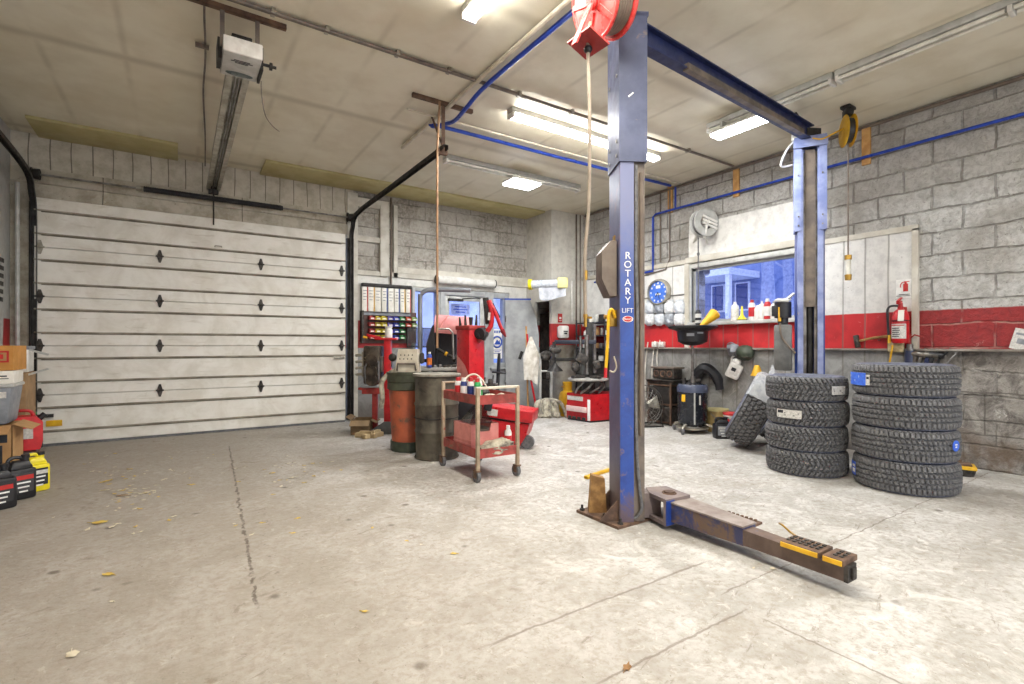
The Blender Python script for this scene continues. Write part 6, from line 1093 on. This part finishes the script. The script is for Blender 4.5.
def pail(x, d, r, h, m, label, band=None):
    t = thing('bucket', label, 'bucket', tuple(at(x,d))); build('body', MB().lathe([(0,0),(r*.86,0),(r,h),(r*1.05,h),(r*1.05,h-.03),(r*.97,h-.03)], seg=30), m, t); build('lid', MB().lathe([(0,h-.015),(r*1.07,h-.015),(r*1.07,h+.012),(0,h+.012)], seg=30), mat('dusty lid %d' % x,(196,184,130) if band is None else (206,60,60),.6), t)
    if band: build('label', MB().lathe([(r*.91,h*.35),(r*.925,h*.35),(r*.985,h*.8),(r*.97,h*.8)], seg=30, closed=True), band, t)
    build('bail', MB().tube([(-r,0,h-.04),(-r*.9,-r*.5,h-.10),(0,-r*1.1,h-.14),(r*.9,-r*.5,h-.10),(r,0,h-.04)], .005, 6, n=4), MT['steel'], t)
pail(717,7.25,.15,.32, mat('dirty yellow pail',(176,152,96),.6,0,(140,116,74),5), 'dirty yellow bucket on the floor beside the oil drain'); pail(733.5,6.95,.13,.30, MT['white'], 'white bucket with a red lid and label behind the leaning tire', MT['inkred'])
jug('oil_jug', tuple(at(722,6.72)), VIEW, MT['black'], 'small black jug on the floor in front of the dirty yellow bucket', .28,.22,.13, MT['black'], mat('grey jug label',(150,152,156),.5), MT['labelw'])
q = rw(735,369,XR-.10); t = thing('hanging_jug', 'white empty jug hanging tilted from the ledge below the window', 'jug', tuple(q), 118-180); b = MB(); T = Matrix.Rotation(math.radians(24), 3, 'Y'); 
build('body', MB().box(T@V((0,0,-.03)), (.19,.11,.22), T, bev=.03).box(T@V((-.02,0,.10)), (.12,.09,.09), T, bev=.03), MT['white'], t); build('handle', MB().tube([T@V((-.085,0,.06)),T@V((-.10,0,.15)),T@V((-.03,0,.20)),T@V((.02,0,.14))], .014, 8, n=4), MT['white'], t); build('label', MB().box(T@V((.01,-.057,-.04)), (.11,.003,.09), T), MT['labelw'], t); build('label_print', MB().box(T@V((-.01,-.060,-.01)), (.06,.003,.05), T), MT['ink'], t); build('hook', MB().tube([T@V((-.03,0,.20)),T@V((-.03,0,.20))+V((0,0,.06)),V((-.03,.06,.29))], .006), MT['steel'], t)
q = rw(745,353,XR-.10); solo('baseball_cap', MB().ell((0,0,0), (.09,.13,.11), 18, wob=.15).box((-.06,-.06,-.06), (.10,.10,.02), (0,20,0), bev=.008), MT['olive'], 'dark green cap hung on the ledge beside the white jug', 'cap', tuple(q)); q = rw(733,350,XR-.11); solo('mask', MB().ell((0,0,0), (.07,.09,.09), 14, wob=.3).torus((0,.02,.04), .07, .008, (0,70,0)), MT['grey'], 'grey dust mask hung on the ledge above the white jug', 'mask', tuple(q))
q = rw(757,369,XR-.30); solo('yellow_cone', MB().cyl((0,0,-.08), (0,0,.05), .075, .03).cyl((0,0,-.092), (0,0,-.08), .082), MT['yellow'], 'yellow cone hung on the wall behind the bagged tire', 'cone', tuple(q), world=False)
# window sill goods
sl = lambda x, o=.06: V((XR-o, rw(x,320,XR-o).y, WZ0))
bottle('sill_bottle', tuple(sl(735)), .055, .27, MT['white'], MT['white'], 'white bottle with dark print, leftmost on the window sill', 'bottle', MT['labelw'], None, .35)
t = thing('small_funnel', 'small yellow funnel upside down on the window sill', 'funnel', tuple(sl(742))); build('cone', MB().lathe([(.06,0),(.062,.012),(.02,.08),(.012,.20),(.0,.20)], seg=20), MT['lemon'], t); build('rim', MB().lathe([(0,0),(.068,0),(.068,.012),(0,.012)], seg=20), MT['olive'], t)
bottle('sill_bottle', tuple(sl(752)), .045, .28, MC['white'], MC['red'], 'tall white bottle with red cap and red base on the window sill', 'bottle', MC['red'], None, .5, .14)
bottle('sill_bottle', tuple(sl(757.5)), .04, .20, MT['white'], MT['white'], 'short plain white bottle right of the red capped one on the sill', 'bottle', None, None, .4); bottle('sill_bottle', tuple(sl(762)), .05, .25, MT['white'], MT['white'], 'white bottle with a pointed top in the middle of the sill', 'bottle', None, None, .25, .25)
bottle('sill_bottle', tuple(sl(767.5)), .045, .28, MC['red'], MC['white'], 'red bottle with a white cap on the sill beside the power unit', 'bottle', MC['white'], None, .5, .14); bottle('sill_bottle', tuple(sl(774)), .045, .24, MT['white'], MT['grey'], 'white bottle on the sill half hidden behind the power unit', 'bottle', MT['labelw'])
q = rw(706.5,272,XR+.094); solo('window_sticker', MB().cyl((0,0,0), (-.003,0,0), .06, seg=24), MT['inkwhite'], 'round white sticker at the upper left of the window', 'sticker', (XR+.0985,q.y,q.z))
# fire extinguisher and neighbours
q = rw(904,322,XR-.03); ex = thing('fire_extinguisher', 'red fire extinguisher hung on the wall right of the far lift post', 'fire extinguisher', (XR-.125,q.y,1.27)); r_ = .078
build('cylinder', MB().lathe([(0,0),(r_*.9,0),(r_,.012),(r_,.29),(r_*.8,.345),(.028,.375),(.028,.40),(0,.40)], seg=32), MT['red'], ex); build('valve', MB().cyl((0,0,.39), (0,0,.44), .022).box((-.03,0,.445), (.10,.03,.025), (0,-14,0), bev=.006).box((-.03,0,.475), (.12,.028,.018), (0,-24,0), bev=.006), mat('red lever',(180,34,38),.4), ex)
build('hose', MB().tube([(0,.02,.41),(-.01,.09,.41),(-.02,.115,.36),(-.02,.11,.22),(-.03,.10,.08),(-.03,.095,.02)], .012, 8, n=5), MT['black'], ex); build('hose_tip', MB().cyl((-.03,.096,.09), (-.03,.094,.0), .014), MT['yellow'], ex)
def wrap(z0, z1, m, nm, inset=0, a0=1.75, a1=4.15, n=10, par=ex):
    b = MB(); 
    for k in range(n): p_, q_ = a0+(a1-a0)*k/n, a0+(a1-a0)*(k+1)/n; rr = r_+.0012+inset; b.quad((rr*math.cos(p_),rr*math.sin(p_),z0),(rr*math.cos(q_),rr*math.sin(q_),z0),(rr*math.cos(q_),rr*math.sin(q_),z1),(rr*math.cos(p_),rr*math.sin(p_),z1))
    return build(nm, b, m, par)
lb = wrap(.05,.21,MT['labelw'],'label'); wrap(.19,.20,MT['inkred'],'label_stripe',.001,2.0,3.9,8,lb); b = MB(); [b.add(*(lambda z_, a_: ([((r_+.0025)*math.cos(a_+k*.25),(r_+.0025)*math.sin(a_+k*.25),z_+h) for k in range(5) for h in (0,.010)], [(2*k,2*k+2,2*k+3,2*k+1) for k in range(4)]))(.07+.022*i, 2.3+.1*(i%2))) for i in range(5)]; build('label_text', b, MT['ink'], lb)
build('strap', MB().torus((0,0,.245), r_+.002, .005, None, 32, 6), MT['dark'], ex); build('wall_bracket', MB().bx((r_-.005,-.03,.02), (.092,.03,.40)), MT['redold'], ex); build('inspection_tag', MB().box((-.075,-.03,.30), (.004,.055,.12), (0,10,0)), MT['paper'], ex)
q = rw(904.5,289,XR-.034); t = thing('extinguisher_sign', 'white wall sign with a red fire extinguisher symbol', 'sign', (XR-.034,q.y,q.z)); build('plate', MB().box((0,0,0), (.006,.16,.21), bev=.002), MT['inkwhite'], t)
b = MB(); b.box((-.005,-.012,.015), (.003,.045,.085)); b.box((-.005,-.012,.064), (.003,.022,.02)); b.tube([(-.005,-.012,.078),(-.005,.02,.072),(-.005,.034,.05),(-.005,.036,.02)], .005, 6, n=3); b.box((-.005,-.022,.08), (.003,.05,.008)); build('symbol', b, MT['inkred'], t); build('caption', MB().box((-.005,0,-.06), (.003,.10,.007)).box((-.005,.01,-.075), (.003,.13,.005)), MT['ink'], t)
a, c = rw(857,341.5,XR-.075), rw(893,336,XR-.075); d_ = (c-a); t = thing('hammer', 'wooden handled hammer resting against the red boarding', 'hammer', tuple(a)); build('handle', MB().tube([a, a+d_*.5+V((0,0,.012)), c], [.014,.016,.020], 10, n=3), MT['wood'], t, world=True); Fh = frame(d_, (0,0,1)); build('head', MB().box(a, (.15,.05,.05), Fh, bev=.008), MT['iron'], t, world=True); build('hanging_nail', MB().cyl(a+d_*.6+V((0,0,-.022)), a+d_*.6+V((.046,0,-.022)), .006), MT['steel'], t, world=True)
q = rw(896,347,XR-.09); t = thing('sponge_pad', 'grimy cream pad with a yellow cord hung below the extinguisher', 'pad', (q.x,q.y,q.z)); build('pad', MB().box((0,0,0), (.06,.15,.12), bev=.02), mat('grimy pad',(196,180,140),.9,0,(150,132,96),14,bump=.4), t); build('cord', MB().tube([(-.035,.02,.02),(-.04,.035,-.10),(-.03,.05,-.17)], .010, 8, n=3), MT['yellow'], t)
q = rw(909,356,XR-.10); t = thing('filter_bowl', 'dark blue cylinder of an air filter on the wall below the extinguisher', 'air filter', (XR-.08,q.y,1.02)); build('bowl', MB().cyl((0,0,.0), (0,0,.17), .045, seg=20), mat('dark blue bowl',(52,58,84),.35), t); build('collar', MB().cyl((0,0,.17), (0,0,.19), .049).cyl((0,0,.19), (0,0,.24), .03), MT['steel'], t); build('pipe', MB().tube([(0,0,.22),(0,0,.32),(.05,.0,.36)], .010), MT['redold'], t); build('tap_lever', MB().tube([(0,0,.30),(-.02,-.05,.34),(-.02,-.13,.31)], .008), MT['redold'], t)
for k, (x, m, l) in enumerate(((919,'bronze','bronze air tool hanging from the ledge right of the air filter'),(925,'steel','steel air tool hanging in the middle of the ledge row'),(932,'navy','navy air tool with a silver head on the ledge'),(936.5,'black','black air tool behind the navy one'))):
    q = rw(x,353,XR-.09); t = thing('air_tool', l, 'air tool', (q.x,q.y,1.185), 0, 'air tools on the ledge'); build('barrel', MB().cyl((0,-.06,-.05), (0,.06,-.03), .032, .028, 14), MT['steel' if k == 2 else m], t); build('grip', MB().tube([(0,.03,-.05),(0,.05,-.12),(0,.055,-.17)], .02, 8), MT[m], t); build('hook', MB().tube([(0,0,-.02),(.0,0,.03),(.04,0,.02)], .005), MT['steel'], t)
t = thing('grease_lever', 'black lever tool sloping from the ledge at the right end of the row', 'lever tool', (XR-.06,rw(946,352).y,1.2)); build('lever', MB().tube([(-.02,.07,-.18),(-.02,.02,-.08),(-.02,-.05,.0)], .012), MT['black'], t); build('tongs', MB().tube([(-.02,-.02,-.16),(-.02,-.10,-.04),(-.02,-.12,.0)], .007), MT['steel'], t); build('hook', MB().tube([(-.02,-.05,0),(.0,-.05,.015),(.01,-.05,-.005)], .006), MT['steel'], t)
a, c = rw(1020,331,XR-.012), rw(1027,344,XR-.012); t = thing('wall_card', 'pale card pinned to the red band at the right edge', 'card', (XR-.014,(a.y+c.y)/2,1.30)); build('card', MB().box((0,0,.0), (.006,.16,.20), (14,0,0)), MT['labelw'], t); build('print', MB().box((-.004,0,.05), (.002,.10,.02), (14,0,0)).box((-.004,0,-.02), (.002,.09,.05), (14,0,0)), MT['grey'], t)
# ================================================================ leaves on the floor
def leaf_mesh(s, seed):
    g = random.Random(seed); vs = [(0,0,.004)]; n = 15
    for k in range(n): a = 2*PI*k/n; r = s*(.55+.45*abs(math.cos(2.5*a)))*(1.25 if k == 0 else 1)*g.uniform(.75,1.15); vs.append((r*math.cos(a), r*.72*math.sin(a), .003+s*.16*g.random()))
    b = MB().add(vs, [(0,k+1,(k+1) % n+1) for k in range(n)]); b.tube([(-s*.5,0,.004),(-s*1.1,s*.1,.006),(-s*1.5,s*.2,.004)], .0018, 5); return b
ML = [mat('dry yellow leaf',(214,186,92),.8,0,(180,146,66)), mat('dry brown leaf',(150,112,70),.85,0,(116,84,52)), mat('bleached leaf',(214,206,184),.8,0,(190,178,150))]
for x, y, s, m, l in ((108,575,.055,0,'yellow leaf alone on the floor left of the crack'),(72,655,.055,2,'bleached leaf near the lower left corner of the floor'),(365,612,.030,0,'small yellow leaf on the bare floor before the lift'),(627,668,.045,1,'brown curled leaf nearest the camera'),(99,523,.085,0,'largest yellow leaf lying among the scattered ones'),(87,530,.045,2,'bleached leaf beside the largest yellow leaf'),(108,481,.07,0,'yellow leaf at the far end of the scattered leaves'),(122,496,.07,1,'brown leaf in the thick of the scattered leaves'),(146,493,.07,2,'bleached leaf in the thick of the scattered leaves'),(192,485,.05,0,'lone pale yellow leaf left of the floor crack'),(112,602,.022,2,'tiny bleached leaf between two larger ones'),(292,478,.06,2,'bleached leaf right of the floor crack')):
    solo('leaf', leaf_mesh(s*.62, x), ML[m], l, 'leaf', tuple(flo(x,y)), rnd.uniform(0,360), 'fallen leaves', ang=80)
frag = []; g = random.Random(5)
for (cx, cy, sx, sy, n) in ((125,493,26,13,46),(110,470,30,10,14),(200,470,60,14,16),(290,474,25,10,16),(160,452,60,6,10),(310,462,40,12,10),(150,530,80,18,10),(420,545,60,20,4),(770,560,40,20,4),(260,520,60,25,8)):
    for k in range(n): frag.append((g.gauss(cx,sx*.55), g.gauss(cy,sy*.55)))
fr = {}
for x, y in frag:
    if y < 452 or (x < 60 and y < 500) or (390 < x < 520 and y < 480): continue
    k = g.randrange(3); p = flo(x,y); s = g.uniform(.012,.026)
    if k not in fr: o = build('leaf_scrap', leaf_mesh(.02, 90+k), ML[(0,2,2)[k]], None, tuple(p), ang=80); fr[k] = o
    else: o = fr[k].copy(); C.objects.link(o); o.location = p
    o.rotation_euler = (0,0,g.uniform(0,6.28)); o.scale = (s/.02,)*3
    tag(o, 'tiny scrap of dry leaf scattered on the concrete floor', 'leaf scrap', 'leaf scraps')
# ================================================================ camera, world, view
cam = bpy.data.cameras.new('camera'); cam.sensor_width = 36; cam.lens = FX/1024*36; cam.shift_y = 3/1024; cam.clip_start = .05
co = bpy.data.objects.new('camera', cam); C.objects.link(co); co.location = (0,0,CH); co.rotation_euler = (PI/2, 0, -YAW)
S = bpy.context.scene; S.camera = co
w = bpy.data.worlds.new('sky'); S.world = w; w.use_nodes = True; w.node_tree.nodes['Background'].inputs[0].default_value = (.82,.88,1,1); w.node_tree.nodes['Background'].inputs[1].default_value = 2.6
S.view_settings.view_transform = 'Standard'; S.view_settings.look = 'None'; S.view_settings.gamma = 1; S.view_settings.use_curve_mapping = False; S.view_settings.exposure = EXPO
